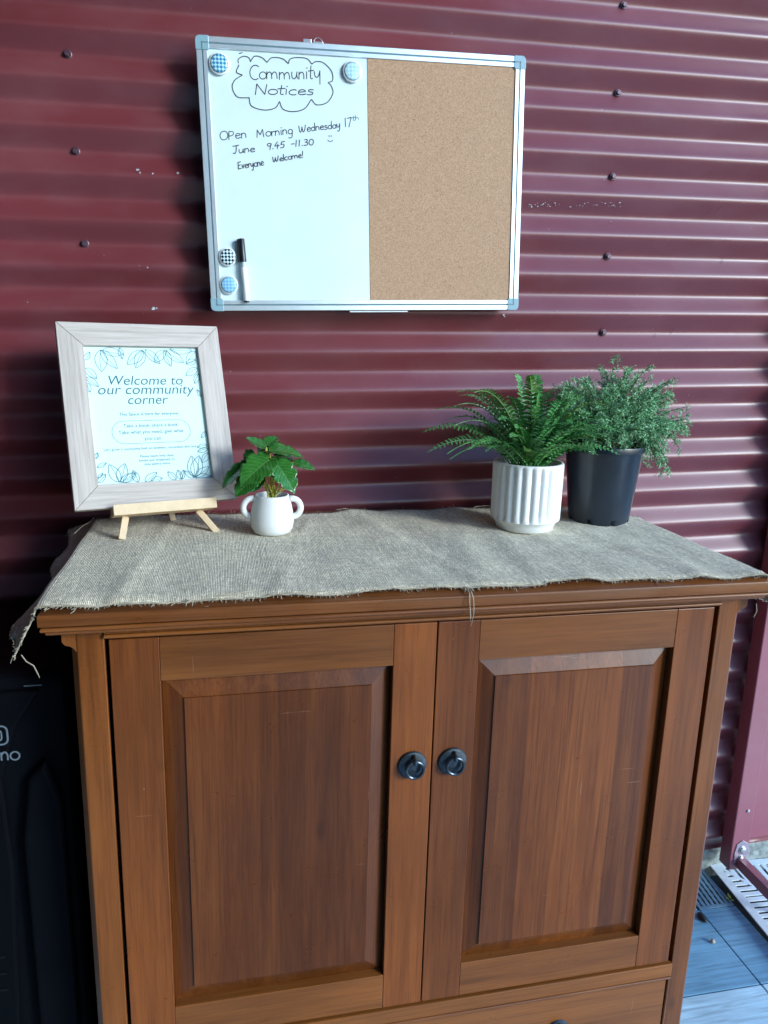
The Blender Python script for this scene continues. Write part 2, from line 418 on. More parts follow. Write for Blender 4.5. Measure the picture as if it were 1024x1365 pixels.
tag(gd.build('floor_tiles', tile_d, bevel=0.0012), kind='structure')
tag(gl.build('floor_tiles', tile_l, bevel=0.0012), kind='structure')
# channel under the grates, rough concrete under the wall
ch = MB(); ch.box(1.362, 2.4, -0.62, 0.02, -0.029, -0.026)
tag(ch.build('drain_channel', plain('channel_dark', (0.02, 0.022, 0.025), 0.9)), kind='structure')

# outside paving on the right beyond the wall end
sl = MB(); sl.box(1.665, 9, -0.6, 9, -0.028, -0.004)
tag(sl.build('path', plain('pale_concrete', (0.30, 0.36, 0.38), 0.85, var=0.2, vs=9, bmp=0.5, bs_=60)), kind='structure')

def rough_plinth():
    p = MB(); nx, nz = 220, 9
    idx = []
    for i in range(nx + 1):
        col = []
        x = -2.2 + 3.9 * i / nx
        for k in range(nz + 1):
            t = k / nz
            y = 0.012 - 0.010 * (1 - t) + random.uniform(-0.004, 0.004); z = 0.078 * t - 0.02 * (1 - t)
            col.append(p.vert((x, y, z)))
        col.append(p.vert((x, 0.16, 0.078))); idx.append(col)
    for i in range(nx):
        for k in range(nz + 1): p.face((idx[i][k], idx[i + 1][k], idx[i + 1][k + 1], idx[i][k + 1]))
    return p
o = rough_plinth().build('concrete_plinth', plain('rough_concrete', (0.24, 0.27, 0.25), 0.95, var=0.45, vs=70, bmp=1.0, bs_=150), smooth='all')
tag(o, 'rough grey concrete footing strip under the maroon corrugated wall', 'footing')

# ------------------------------------------------------------------ the corrugated wall
PIT = 0.0763; DEP = 0.0185; WROT = 0.025
wall = empty('corrugated_wall', (0, 0, 1.8), (0, WROT, 0))
wall.rotation_euler = (0, -WROT, 0)
tag(wall, 'maroon corrugated metal wall with horizontal ribs behind the cabinet', 'wall')
def wy(z):
    a = 2 * math.pi * z / PIT
    # flattened sine so pans and crests read as rounded ribs
    s_ = -0.5 * (1 - math.asin(0.90 * math.cos(a)) / math.asin(0.90)); return DEP * s_
wm = MB(); NX = 60; z0, z1 = -1.765, 0.80; NZ = int((z1 - z0) / PIT * 28)
gx = [-2.2 + (1.60 + 2.2) * i / NX for i in range(NX + 1)]
ix = []
for k in range(NZ + 1):
    z = z0 + (z1 - z0) * k / NZ
    ix.append([wm.vert((x, wy(z) + 0.0012 * math.sin(x * 2.3 + z * 1.7) , z)) for x in gx])
for k in range(NZ):
    for i in range(NX): wm.face((ix[k][i], ix[k][i + 1], ix[k + 1][i + 1], ix[k + 1][i]))
wo = wm.build('sheet', paint_red, wall, smooth='all')
so = wo.modifiers.new('thickness', 'SOLIDIFY'); so.thickness = 0.0008; so.offset = 1
def screw_bm():
    s = MB()
    s.lathe([(0, 0), (0.0073, 0), (0.0075, 0.0012), (0.0060, 0.0020), (0.0052, 0.0022)], 24, ax='y')
    s.lathe([(0.0046, 0.0022), (0.0046, 0.0062), (0.0040, 0.0070), (0.0, 0.0070)], 6, ax='y')
    s.torus((0, -0.0024, 0), 0.0058, 0.0007, 'y', 20, 6)
    return s
s0 = screw_bm().build('screw', dark_screw, wall, smooth=35)
spots = [(0.0, 0), (0.0, -2 * PIT), (0.002, -4 * PIT)] + [(1.018 + dx, (2 - 2 * k) * PIT + 0.0) for k, dx in enumerate((0, 0, 0.001, 0.002, 0.003))] + [(1.02, -8 * PIT), (1.02, -10 * PIT)]
for k, (x, z) in enumerate(spots):
    o = s0 if k == 0 else s0.copy()
    if k: C.objects.link(o); o.parent = wall
    o.location = (x, wy(z) - 0.001, z); o.rotation_euler = (0, random.uniform(0, 6), 0)
fl = MB(); fl.box(1.500, 1.622, -0.0210, -0.0185, -1.735, 0.8)
fl.build('edge_flashing', paint_steel, wall, bevel=0.0006)
# little chips and scuffs in the paint
chp = MB()
def chip(x, z, r, n=7, st=1.0):
    z -= 1.8; x_, z_ = x * math.cos(WROT) + z * math.sin(WROT), z * math.cos(WROT) - x * math.sin(WROT)
    P = []
    for k in range(n):
        a = 2 * math.pi * k / n; q = r * random.uniform(0.45, 1.1)
        zz = z_ + q * math.sin(a); P.append((x_ + q * st * math.cos(a), wy(zz) - 0.0016, zz))
    c_ = chp.vert((x_, wy(z_) - 0.0017, z_)); id_ = [chp.vert(p) for p in P]
    for k in range(n): chp.face((c_, id_[k], id_[(k + 1) % n]))
for x, z, r in [(0.108, 1.622, 0.0035), (0.133, 1.617, 0.0022), (0.176, 1.621, 0.0026), (0.112, 1.617, 0.002), (0.125, 1.386, 0.004), (0.131, 1.387, 0.002),
                (0.118, 1.457, 0.0018), (0.104, 1.46, 0.0012), (0.803, 1.396, 0.003), (0.806, 1.393, 0.0018), (-0.09, 1.39, 0.0012)]: chip(x, z, r)
for k in range(46):
    t = random.random() ** 1.6; chip(0.845 + 0.20 * t, 1.608 + 0.012 * t + random.uniform(-0.004, 0.004), random.uniform(0.0005, 0.0014), 6, random.uniform(1, 2.6))
for k in range(40):
    chip(random.uniform(0.2, 1.4), random.uniform(1.0, 1.9), random.uniform(0.0004, 0.0011), 6, random.uniform(0.8, 1.8))
chp.build('paint_chips', plain('bare_metal_fleck', (0.42, 0.46, 0.50), 0.6, var=0.3), wall)
dk = MB(); chp = dk
for (x, z) in [(1.235, 1.69), (1.22, 1.62), (1.24, 1.615), (1.26, 1.62), (1.29, 1.52), (1.31, 1.53), (1.15, 1.36), (1.19, 1.37), (1.28, 1.23), (1.2, 1.22), (1.17, 1.14), (1.25, 1.15), (1.19, 1.06)]:
    for q in range(5): chip(x + q * 0.0009, z + q * 0.0022, 0.0010, 6)
dk.build('paint_chips', plain('dark_scuff', (0.06, 0.02, 0.03), 0.8), wall)

# steel gate stile at the right end of the wall
gate = empty('gate_frame', (1.503, -0.04, 0))
tag(gate, 'maroon steel gate post with bolted hinge bracket at the right end of the wall', 'gate post')
b = MB(); b.box(-0.025, 0.025, -0.022, 0.018, 0.050, 2.30); b.build('post', paint_steel, gate, bevel=0.003, seg=3)
b = MB(); b.box(-0.006, 0.016, -0.262, -0.024, 0.058, 0.086)
b.build('bottom_rail', paint_steel, gate, bevel=0.002)
b = MB(); b.tube([(0.045, -0.16, 0.0), (0.045, -0.16, 0.16)], 0.006, 12); b.tube([(0.012, -0.16, 0.078), (0.045, -0.16, 0.078)], 0.004, 8)
b.build('drop_bolt', plain('dark_steel', (0.05, 0.03, 0.04), 0.4, metal=0.5), gate, smooth=40)
hb = MB()
pl_ = [(-0.012, -0.016), (0.012, -0.016), (0.016, 0.002), (0.011, 0.020), (0.0, 0.027), (-0.011, 0.020), (-0.014, 0.002)]
hb.prism(pl_, -0.0245, -0.0215, lambda u, v, t: (u * 1.45 + 0.004, t, v * 1.45 + 0.096))
br = hb.build('hinge_bracket', plain('painted_zinc', (0.42, 0.36, 0.42), 0.35, metal=0.6, var=0.2), gate, bevel=0.0008)
for (dx, dz, r) in ((0.005, 0.108, 0.0085), (0.003, 0.086, 0.0055)):
    s = MB(); s.lathe([(r * 1.35, 0), (r * 1.35, 0.0012), (r, 0.0016), (r, 0.0045), (r * 0.7, 0.0055), (0, 0.0055)], 12, c=(dx, -0.0245, dz), ax='y'); s.build('bolt', steel, br, smooth=35)
s = MB(); s.lathe([(0.0042, 0), (0.0042, 0.0022), (0.0034, 0.0032), (0.0016, 0.0034), (0.0014, 0.0016), (0, 0.0016)], 14, c=(0.006, -0.022, 0.218), ax='y')
s.build('screw', steel, gate, smooth=35)

# ------------------------------------------------------------------ drain grates
def plate(nx, ny, cell, hole, z0, z1, org, rot):
    p = MB(); T = Matrix.Translation(Vector(org)) @ Matrix.Rotation(rot, 4, 'Z'); vt = {}
    def V(i, j, z):
        if (i, j, z) not in vt: vt[i, j, z] = p.vert(T @ Vector((i * cell, -j * cell, z)))
        return vt[i, j, z]
    solid = [[not hole((i + .5) * cell, (j + .5) * cell) for j in range(ny)] for i in range(nx)]
    for i in range(nx):
        for j in range(ny):
            if not solid[i][j]: continue
            p.face((V(i, j, z1), V(i, j + 1, z1), V(i + 1, j + 1, z1), V(i + 1, j, z1)))
            for (di, dj, a, b_) in ((-1, 0, (i, j), (i, j + 1)), (1, 0, (i + 1, j + 1), (i + 1, j)), (0, -1, (i + 1, j), (i, j)), (0, 1, (i, j + 1), (i + 1, j + 1))):
                q, w = i + di, j + dj
                if 0 <= q < nx and 0 <= w < ny and solid[q][w]: continue
                p.face((V(*a, z1), V(*a, z0), V(*b_, z0), V(*b_, z1)))
    return p
def holes_light(x, y):
    L, Wd = 0.60, 0.176
    if x < 0.022 or x > Wd - 0.022 or y < 0.02 or y > L - 0.02: return False
    yy = y - 0.02
    d = (x - 0.022) - yy * 0.62                 # mitre line between the two slot directions
    if abs(d) < 0.005: return False
    if d > 0:   return ((x - 0.022) % 0.019) > 0.0105   # slots running lengthwise
    return (yy % 0.0185) > 0.0105                          # slots running across
o = plate(88, 300, 0.002, holes_light, -0.003, 0.0, (0, 0, 0), 0).build('drain_grate', plain('pale_grate', (0.74, 0.84, 0.88), 0.5, var=0.12, vs=40))
o.location = (1.478, 0.012, 0.014); o.rotation_euler = (R(-0.6), R(-1.0), R(-4.0))
tag(o, 'pale loose drain grate with mitred slots lying skewed by the gate post', 'drain grate')
def holes_dark(x, y):
    if x < 0.006 or x > 0.088 or y < 0.008 or y > 0.118: return False
    return ((x + y * 0.10) % 0.0125) > 0.0075
o = plate(47, 63, 0.002, holes_dark, -0.004, 0.0, (0, 0, 0), 0).build('drain_grate', plain('slate_grate', (0.17, 0.30, 0.38), 0.5, var=0.12, vs=40))
o.location = (1.366, 0.006, 0.001)
tag(o, 'dark slate drain grate with narrow slots beside the cabinet leg', 'drain grate')

# little litter on the floor
pb = MB(); pb.lathe([(0, -0.004), (0.004, -0.003), (0.0055, 0), (0.0042, 0.0035), (0, 0.0045)], 12)
o = pb.build('pebble', plain('tan_pebble', (0.40, 0.34, 0.26), 0.7), smooth='all'); o.location = (1.331, -0.22, 0.0045)
tag(o, 'tiny tan pebble lying on the blue tile', 'pebble')
lf = MB()
for k in range(7):
    a = random.uniform(0, 6.28); L_ = random.uniform(0.007, 0.012); c0 = Vector((random.uniform(-.004, .004), random.uniform(-.006, .006), 0.003))
    d = Vector((math.cos(a), math.sin(a), random.uniform(0.1, 0.9))).normalized(); q = d.cross(Vector((0, 0, 1))).normalized() * 0.0024
    m_ = c0 + d * L_ * .5 + Vector((0, 0, .001)); e_ = c0 + d * L_
    lf.poly([c0, m_ - q, e_, m_ + q])
o = lf.build('fallen_leaf', plain('lime_leaf', (0.42, 0.55, 0.06), 0.5)); o.location = (1.462, -0.104, 0.001)
sd_ = o.modifiers.new('t', 'SOLIDIFY'); sd_.thickness = 0.0004
tag(o, 'crumpled lime green leaf at the edge of the pale drain grate', 'leaf')
dc = MB(); dc.lathe([(0, 0), (0.010, 0.001), (0.013, 0.005), (0.011, 0.010), (0, 0.012)], 14)
o = dc.build('seed_pod', plain('dark_pod', (0.012, 0.012, 0.012), 0.35), smooth='all'); o.location = (1.352, -0.148, 0.0); o.scale = (0.7, 1.3, 0.8)
tag(o, 'small black seed pod on the tile beside the cabinet leg', 'seed pod')

# ------------------------------------------------------------------ unseen roof and fences, added to block light
rf = MB(); NXr = 180
prof = []
for i in range(NXr + 1):
    x = -1.75 + 2.70 * i / NXr; prof.append((x, 2.48 + 0.009 * math.cos(2 * math.pi * x / PIT)))
a_ = [rf.vert((x, 0.05, z)) for x, z in prof]; b_ = [rf.vert((x, -3.4, z + 0.05)) for x, z in prof]
for i in range(NXr): rf.face((a_[i], a_[i + 1], b_[i + 1], b_[i]))
o = rf.build('light_block_roof', plain('roof_blocker_grey', (0.10, 0.10, 0.11), 0.6), smooth='all'); o.modifiers.new('t', 'SOLIDIFY').thickness = 0.003  # out of view, added to cut off the overhead sky light
tag(o, 'unseen corrugated grey roof sheet added to block light over the cabinet corner', 'roof')
lw = MB()
for k in range(17): lw.box(-1.62, -1.60, -3.4 + 0.2 * k, -3.4 + 0.2 * k + 0.194, 0, 2.46)  # out of view, added boards that keep the left side dark
lw.box(-1.66, -1.62, -3.4, 0, 0.3, 0.4); lw.box(-1.66, -1.62, -3.4, 0, 2.0, 2.1)
o = lw.build('light_block_side', plain('side_blocker_dark', (0.035, 0.03, 0.03), 0.8, var=0.3), bevel=0.003)
tag(o, 'unseen dark board fence added to block light left of the black appliance', 'fence')
bf = MB()
for k in range(13): bf.box(-1.6 + 0.2 * k, -1.6 + 0.2 * k + 0.194, -3.46, -3.44, 0, 2.5)  # added boards behind the camera, limiting the sky opening to the right
bf.box(-1.6, 1.0, -3.50, -3.46, 0.3, 0.4)
o = bf.build('light_block_back', plain('back_blocker_dark', (0.06, 0.06, 0.06), 0.8, var=0.3), bevel=0.003)
tag(o, 'unseen dark board fence added to block light facing the cabinet', 'fence')

# ------------------------------------------------------------------ cabinet
YF = -0.5169
cab = empty('wooden_cabinet', (0.5469, YF, 0), (0, 0, 0.0078))
tag(cab, 'stained wooden cabinet with two panelled doors and black ring pulls', 'cabinet')
ZT = 0.995
TL, TR, TB = -0.531, 0.524, 0.480
def moulded(prof, x0, x1, name, mat, parent, bevel=0):
    """front moulding: prof in (y, z), run from x0 to x1 and mitred round both ends to the back"""
    p = MB(); rings = []
    for (x, sgn) in ((x0, -1), (x1, 1)):
        rings.append([p.vert((x + sgn * (-y), y, z)) for y, z in prof])
    bk = [[p.vert((x + sgn * (-y), TB, z)) for y, z in prof] for (x, sgn) in ((x0, -1), (x1, 1))]
    n = len(prof)
    for k in range(n - 1):
        p.face((rings[0][k], rings[1][k], rings[1][k + 1], rings[0][k + 1]))
        p.face((bk[0][k], rings[0][k], rings[0][k + 1], bk[0][k + 1]))
        p.face((rings[1][k], bk[1][k], bk[1][k + 1], rings[1][k + 1]))
    p.face(bk[0][::-1] + bk[1]) if False else None
    # top and bottom closing faces
    p.face((rings[0][0], rings[1][0], bk[1][0], bk[0][0])); p.face((rings[0][-1], rings[1][-1], bk[1][-1], bk[0][-1]))
    p.face([bk[0][k] for k in range(n)] + [bk[1][k] for k in range(n - 1, -1, -1)])
    return p.build(name, mat, parent, smooth=28)
def arcp(cy, cz, r, a0, a1, n=6): return [(cy + r * math.cos(R(a0 + (a1 - a0) * k / n)), cz + r * math.sin(R(a0 + (a1 - a0) * k / n))) for k in range(n + 1)]
# slab: slightly sloped top edge, square face
prof = [(-0.0150, ZT + 0.0085), (-0.0325, ZT + 0.0028), (-0.0346, ZT + 0.0012), (-0.0352, ZT - 0.001), (-0.0352, ZT - 0.0135), (-0.0335, ZT - 0.0148), (-0.028, ZT - 0.0150), (-0.028, ZT - 0.0166)]
top = moulded(prof, TL + 0.0352, TR - 0.0352, 'top', wood_top, cab)
prof = [(-0.026, ZT - 0.0168)] + arcp(-0.0305, ZT - 0.0195, 0.0031, 90, 270) + [(-0.026, ZT - 0.0235)] + arcp(-0.0240, ZT - 0.0245, 0.0045, 150, 262, 6) + [(-0.018, ZT - 0.0290)]
moulded(prof, TL + 0.0352, TR - 0.0352, 'top_moulding', wood_top, cab)
# carcass
b = MB(); b.box(-0.4960, -0.478, 0.034, TB - 0.004, 0.06, ZT - 0.030); b.build('side_panel', wood_v, cab, bevel=0.001)
b = MB(); b.box(0.484, 0.502, 0.034, TB - 0.004, 0.06, ZT - 0.030); b.build('side_panel', wood_v, cab, bevel=0.001)
b = MB(); b.box(-0.476, 0.482, TB - 0.012, TB - 0.004, 0.06, ZT - 0.030); b.build('back_panel', wood_v, cab)
b = MB(); b.box(-0.455, 0.455, 0.030, 0.034, 0.06, ZT - 0.032)
b.build('inner_carcass', plain('dark_inside', (0.012, 0.008, 0.006), 0.9), cab)
def leg(xi, xo, s):
    """front post with a chamfered outer corner and a shaped bracket under the top"""
    p = MB(); ch_ = 0.0085
    z1 = ZT - 0.0296
    sec = [(xi, 0.0), (xo - s * ch_, 0.0), (xo, ch_), (xo, 0.038), (xi, 0.038)]
    p.prism(sec, 0.0, z1, lambda u, v, t: (u, v, t))
    return p
lo = leg(-0.4590, -0.5015, -1).build('leg', wood_leg, cab, bevel=0.0012)
lo2 = leg(0.4610, 0.5015, 1).build('leg', wood_leg, cab, bevel=0.0012)
def bracket(xo, s):
    p = MB(); z1 = ZT - 0.0300; w = 0.0190
    out = [(xo, z1), (xo + s * w, z1), (xo + s * w, z1 - 0.020), (xo + s * (w - 0.003), z1 - 0.024)]
    for k in range(9):
        a = R(90 * k / 8); out.append((xo + s * (w - 0.005) * (1 - math.sin(a)), z1 - 0.0255 - 0.019 * (1 - math.cos(a))))
    out.append((xo, z1 - 0.050))
    p.prism(out, 0.0012, 0.024, lambda u, v, t: (u, t, v)); return p
bracket(-0.4932, -1).build('corner_bracket', wood_leg, cab, bevel=0.0012)
bracket(0.4932, 1).build('corner_bracket', wood_leg, cab, bevel=0.0012)
for (xa, xb) in ((-0.5015, -0.463), (0.463, 0.5015)):
    b = MB(); b.box(xa, xb, TB - 0.044, TB - 0.004, 0, 0.12); b.build('back_foot', wood_leg, cab, bevel=0.002)
# frieze above the doors with a bead
b = MB(); b.box(-0.4585, 0.4605, -0.0030, 0.020, ZT - 0.0455, ZT - 0.0296); fz = b.build('frieze', wood_h, cab, bevel=0.0006)
b = MB(); b.tube([(-0.4580, -0.0040, ZT - 0.0425), (0.4600, -0.0040, ZT - 0.0425)], 0.0030, 12); b.build('bead', wood_h, fz, smooth=40)
# rail between doors and drawer with a bead; drawer
b = MB(); b.box(-0.4585, 0.4605, -0.004, 0.024, 0.2525, 0.2785); mr = b.build('middle_rail', wood_h, cab, bevel=0.0015)
b = MB(); b.tube([(-0.4570, -0.0035, 0.2500), (0.4590, -0.0035, 0.2500)], 0.0028, 12)
b.tube([(-0.4555, -0.0015, 0.2490), (-0.4555, -0.0015, 0.075)], 0.0022, 10); b.tube([(0.4575, -0.0015, 0.2490), (0.4575, -0.0015, 0.075)], 0.0022, 10)
b.build('bead', wood_h, mr, smooth=40)
b = MB(); b.box(-0.4525, 0.4535, -0.001, 0.026, 0.078, 0.2455); dr = b.build('drawer', wood_h, cab, bevel=0.0012)
b = MB(); b.box(-0.4585, 0.4605, -0.002, 0.024, 0.030, 0.0745); b.build('bottom_rail', wood_h, cab, bevel=0.0015)

def ring_pull(parent, x, z, tilt=0.0):
    p = MB()
    p.lathe([(0.0225, 0), (0.0228, 0.0012), (0.0215, 0.0034), (0.013, 0.0060), (0.0, 0.0066)], 40, c=(x, -0.0005, z), ax='y')
    for a in (95 + 55, 95 - 55, 270):     # rivets
        p.lathe([(0.0021, 0), (0.0021, 0.0008), (0.0012, 0.0018), (0, 0.0020)], 12, c=(x + 0.0145 * math.cos(R(a)), -0.0035, z + 0.0145 * math.sin(R(a))), ax='y')
    p.tube([(x + 0.001, -0.004, z + 0.0165), (x + 0.001, -0.010, z + 0.0168), (x + 0.001, -0.0155, z + 0.0135), (x + 0.001, -0.0155, z + 0.0095), (x + 0.001, -0.011, z + 0.0070), (x + 0.001, -0.004, z + 0.0080)], 0.0027, 10)
    p.torus((x + 0.0015, -0.0125, z - 0.0025), 0.0132, 0.0025, 'y', 40, 10)
    return p.build('ring_pull', iron, parent, smooth=35)
ZD, ZB, ZP0, ZP1 = 0.9455, 0.2810, 0.3450, 0.8820
def door(x0, x1, pull_x):
    d = empty('door', (0, 0, 0)); d.parent = cab
    w = 0.0640; yb = 0.024
    for (a, b_) in ((x0, x0 + w), (x1 - w, x1)):
        m_ = MB(); m_.box(a, b_, 0.0, yb, ZB, ZD); m_.build('stile', wood_v, d, bevel=0.0011)
    for (za, zb) in ((ZP1, ZD - 0.0002), (ZB + 0.0002, ZP0)):
        m_ = MB(); m_.box(x0 + w + 0.0002, x1 - w - 0.0002, 0.0003, yb - 0.001, za, zb); m_.build('rail', wood_h, d, bevel=0.0009)
    # raised and fielded panel
    xa, xb = x0 + w + 0.0005, x1 - w - 0.0005; bw = 0.0290; bh = 0.0290; dp = 0.0150; fd = 0.0030
    p = MB()
    O_ = [p.vert(q) for q in ((xa, dp, ZP0 + .0004), (xb, dp, ZP0 + .0004), (xb, dp, ZP1 - .0004), (xa, dp, ZP1 - .0004))]
    I1 = [p.vert(q) for q in ((xa + bw, fd + 0.0022, ZP0 + bh), (xb - bw, fd + 0.0022, ZP0 + bh), (xb - bw, fd + 0.0022, ZP1 - bh), (xa + bw, fd + 0.0022, ZP1 - bh))]
    I2 = [p.vert(q) for q in ((xa + bw + .0006, fd, ZP0 + bh + .0006), (xb - bw - .0006, fd, ZP0 + bh + .0006), (xb - bw - .0006, fd, ZP1 - bh - .0006), (xa + bw + .0006, fd, ZP1 - bh - .0006))]
    Bk = [p.vert((p.v[k][0], yb - 0.003, p.v[k][2])) for k in O_]
    for k in range(4):
        n_ = (k + 1) % 4
        p.face((O_[k], O_[n_], I1[n_], I1[k])); p.face((I1[k], I1[n_], I2[n_], I2[k])); p.face((Bk[k], Bk[n_], O_[n_], O_[k]))
    p.face(I2); p.face(Bk)
    p.build('panel', wood_panel, d)
    ring_pull(d, pull_x, 0.7195)
    return d
door(-0.4535, -0.0010, -0.0309)
door(0.0010, 0.4530, 0.0321)
ring_pull(dr, 0.250, 0.174); ring_pull(dr, -0.250, 0.174)

# ------------------------------------------------------------------ burlap runner
def runner():
    nx, ny = 260, 70
    zt = ZT + 0.0098
    xl, xr = 0.0185, 1.060
    yfr = lambda x: -0.5405 - 0.0030 * math.sin(x * 7.0 + 0.6) - 0.0020 * math.sin(x * 19 + 1) + (0.004 if x > 0.7 else 0) - 0.010 * max(0, (0.22 - x)) - 0.004 * math.exp(-((x - .60) / .03) ** 2)
    ybk = lambda x: -0.066 + 0.0050 * math.sin(x * 11 + 1.2) + 0.003 * math.sin(x * 27) - (0.020 if x < 0.06 else 0) - 0.006 * math.exp(-((x - .36) / .08) ** 2) - 0.085 * max(0, (x - 0.95)) / 0.1
    p = MB(); g = []; UV = []
    Lf, Rf = 0.075, 0.085
    tot = Lf + (xr - xl) + Rf
    for i in range(nx + 1):
        s_ = tot * i / nx; row = []
        for j in range(ny + 1):
            v = j / ny
            xx = min(max(xl + s_ - Lf, xl), xr)
            y = yfr(xx) + (ybk(xx) - yfr(xx)) * v
            wr = 0.0011 * math.sin(xx * 23 + v * 5) * math.sin(v * 9 + xx * 7) + 0.0009 * math.sin(xx * 61 + v * 3) \
                + 0.0030 * math.exp(-((xx - 0.60 - 0.11 * v) / 0.030) ** 2) + 0.0022 * math.exp(-((xx - 0.70 - 0.05 * v) / 0.022) ** 2) + 0.0018 * math.exp(-((xx - 0.48 + 0.05 * v) / 0.02) ** 2)
            for (cx_, sl_, wd_, am_) in ((.13, .05, .012, .0022), (.25, -.07, .016, .0018), (.36, .10, .010, .0016), (.55, -.12, .014, .0020), (.80, .06, .016, .0022), (.90, -.10, .012, .0018), (.98, .05, .014, .0020)):
                wr += am_ * math.exp(-((xx - cx_ - sl_ * (v - .5)) / wd_) ** 2) * (0.4 + 0.6 * math.sin(v * 5 + cx_ * 30) ** 2)
            ed = min(v, 1 - v)
            wr += 0.0034 * max(0, 1 - ed / 0.06) * max(0, math.sin(xx * 31 + (5 if v > .5 else 0.4)) * math.sin(xx * 13 + 1)) 
            z = zt + 0.0015 + wr
            if y < -0.5300: z -= min(0.006, ( -0.5300 - y) * 0.32)     # follows the sloped edge of the top
            if s_ < Lf:                                              # left end droops over the edge
                q = Lf - s_; fl_ = q / Lf
                ang = R(64) if v < 0.3 else R(64 - 40 * (v - 0.3) / 0.7)
                ln = q * (1.0 - 0.35 * v)
                bendr = min(1.0, q / 0.012)
                x = xl - ln * math.cos(ang * bendr) - 0.0015
                z = z - ln * math.sin(ang * bendr) * 0.95
                x -= 0.024 * fl_ * math.sin(math.pi * min(1, v / 0.32)) - 0.006 * fl_ * math.sin(v * 17)
                y = y - 0.010 * fl_ * (1 - v) * math.sin(fl_ * 3) + 0.012 * fl_ * (v < 0.15) * math.sin(v * 30)
            elif s_ > Lf + (xr - xl):
                q = s_ - Lf - (xr - xl); fl_ = q / Rf
                bendr = min(1.0, q / 0.012)
                x = xr + q * math.cos(R(72) * bendr) * 0.8 + 0.006 * fl_ * math.sin(v * 14)
                z = z - q * math.sin(R(72) * bendr) * (0.62 + 0.38 * v)
            else: x = xx
            row.append(p.vert((x, y, z)))
            UV.append((s_, y))
        g.append(row)
    for i in range(nx):
        for j in range(ny): p.face((g[i][j], g[i + 1][j], g[i + 1][j + 1], g[i][j + 1]))
    pos = p.v
    o = p.build('table_runner', burlap, smooth='all')
    uvl = o.data.uv_layers.new(name='UVMap')
    for lp in o.data.loops: uvl.data[lp.index].uv = UV[lp.vertex_index]
    so = o.modifiers.new('thickness', 'SOLIDIFY'); so.thickness = 0.0014; so.offset = 0
    # frayed fringe and loose threads
    f = MB()
    def edge(idx_list, outward, dens):
        for (a, b_) in zip(idx_list[:-1], idx_list[1:]):
            A, B_ = Vector(pos[a]), Vector(pos[b_])
            n = max(1, int((B_ - A).length * dens))
            for k in range(n):
                q = A.lerp(B_, random.random()) + Vector((0, 0, 0.0003))
                d = Vector(outward(q)) + Vector((random.uniform(-.7, .7), random.uniform(-.5, .5), random.uniform(-.45, .35)))
                L_ = random.uniform(0.0022, 0.0075) * (2.0 if random.random() < 0.06 else 1)
                d = d.normalized() * L_; m_ = q + d * 0.5 + Vector((random.uniform(-1, 1), random.uniform(-1, 1), random.uniform(-1, .6))) * L_ * 0.25
                f.tube([q - d * 0.2, m_, q + d], [0.0006, 0.00055, 0.0004], 4, caps=False)
    edge([g[i][0] for i in range(nx + 1)], lambda q: (0, -1, -0.25), 520)
    edge([g[i][ny] for i in range(nx + 1)], lambda q: (0, 1, 0.35), 420)
    edge(g[0], lambda q: (-0.6, 0, -0.8), 380); edge(g[nx], lambda q: (0.3, 0, -1), 380)
    # a twisted cord of edge yarn running along the front
    for off, ph in ((0.0, 0.0), (0.0012, 2.0)):
        f.tube([Vector(pos[g[i][0]]) + Vector((0, -0.0004 + off + 0.0008 * math.sin(i * 0.9 + ph), 0.0011 + 0.0007 * math.cos(i * 1.1 + ph))) for i in range(0, nx + 1)], 0.0009, 5)
    f.tube([Vector(pos[g[0][j]]) + Vector((-0.0006 + 0.0006 * math.sin(j), 0, 0.0004)) for j in range(ny + 1)], 0.0009, 5)
    for pts in ([(0.581, -0.545, 1.006), (0.582, -0.5545, 1.003), (0.584, -0.5585, 0.995), (0.586, -0.5565, 0.982), (0.587, -0.5545, 0.970), (0.5845, -0.5535, 0.952)],
                [(0.578, -0.542, 1.007), (0.579, -0.5555, 1.002), (0.5785, -0.559, 0.990), (0.582, -0.556, 0.968), (0.583, -0.554, 0.960)],
                [(-0.006, -0.553, 0.945), (0.000, -0.556, 0.937), (0.008, -0.556, 0.931), (0.012, -0.556, 0.920), (0.014, -0.556, 0.914)],
                [(1.045, -0.548, 0.962), (1.047, -0.549, 0.950), (1.043, -0.549, 0.940)],
                [(0.235, -0.54, 1.008), (0.262, -0.535, 1.0085), (0.29, -0.522, 1.0085)],
                [(0.195, -0.545, 1.007), (0.205, -0.551, 1.004), (0.204, -0.556, 1.001)],
                [(0.205, -0.545, 1.007), (0.197, -0.552, 1.004), (0.196, -0.556, 1.001)],
                [(0.34, -0.545, 1.007), (0.36, -0.541, 1.0085), (0.385, -0.538, 1.0085)],
                [(0.88, -0.546, 1.008), (0.895, -0.550, 1.004), (0.900, -0.535, 1.010)],
                [(0.74, -0.075, 1.010), (0.75, -0.068, 1.013), (0.77, -0.062, 1.013), (0.80, -0.064, 1.011)],
                [(0.50, -0.075, 1.010), (0.48, -0.066, 1.014), (0.46, -0.068, 1.012)],
                [(0.04, -0.09, 1.009), (0.043, -0.084, 1.018), (0.049, -0.08, 1.022)],
                [(-0.01, -0.16, 1.0), (0.0, -0.14, 1.008), (0.012, -0.13, 1.013)]):
        pp = []
        for k in range(len(pts) - 1):
            for t in (0, .5): pp.append(Vector(pts[k]).lerp(Vector(pts[k + 1]), t))
        pp.append(Vector(pts[-1])); f.tube(pp, [0.0007] * (len(pp) - 2) + [0.0005, 0.0003], 5)
    fo = f.build('frayed_edge', thread_mat, o)
    fo['kind'] = 'stuff'
    return o
tr = runner()
tag(tr, 'frayed burlap runner spread over the cabinet top with drooping ends', 'table runner')
# crumbs on the runner near the white ribbed pot
ZB_ = ZT + 0.0125

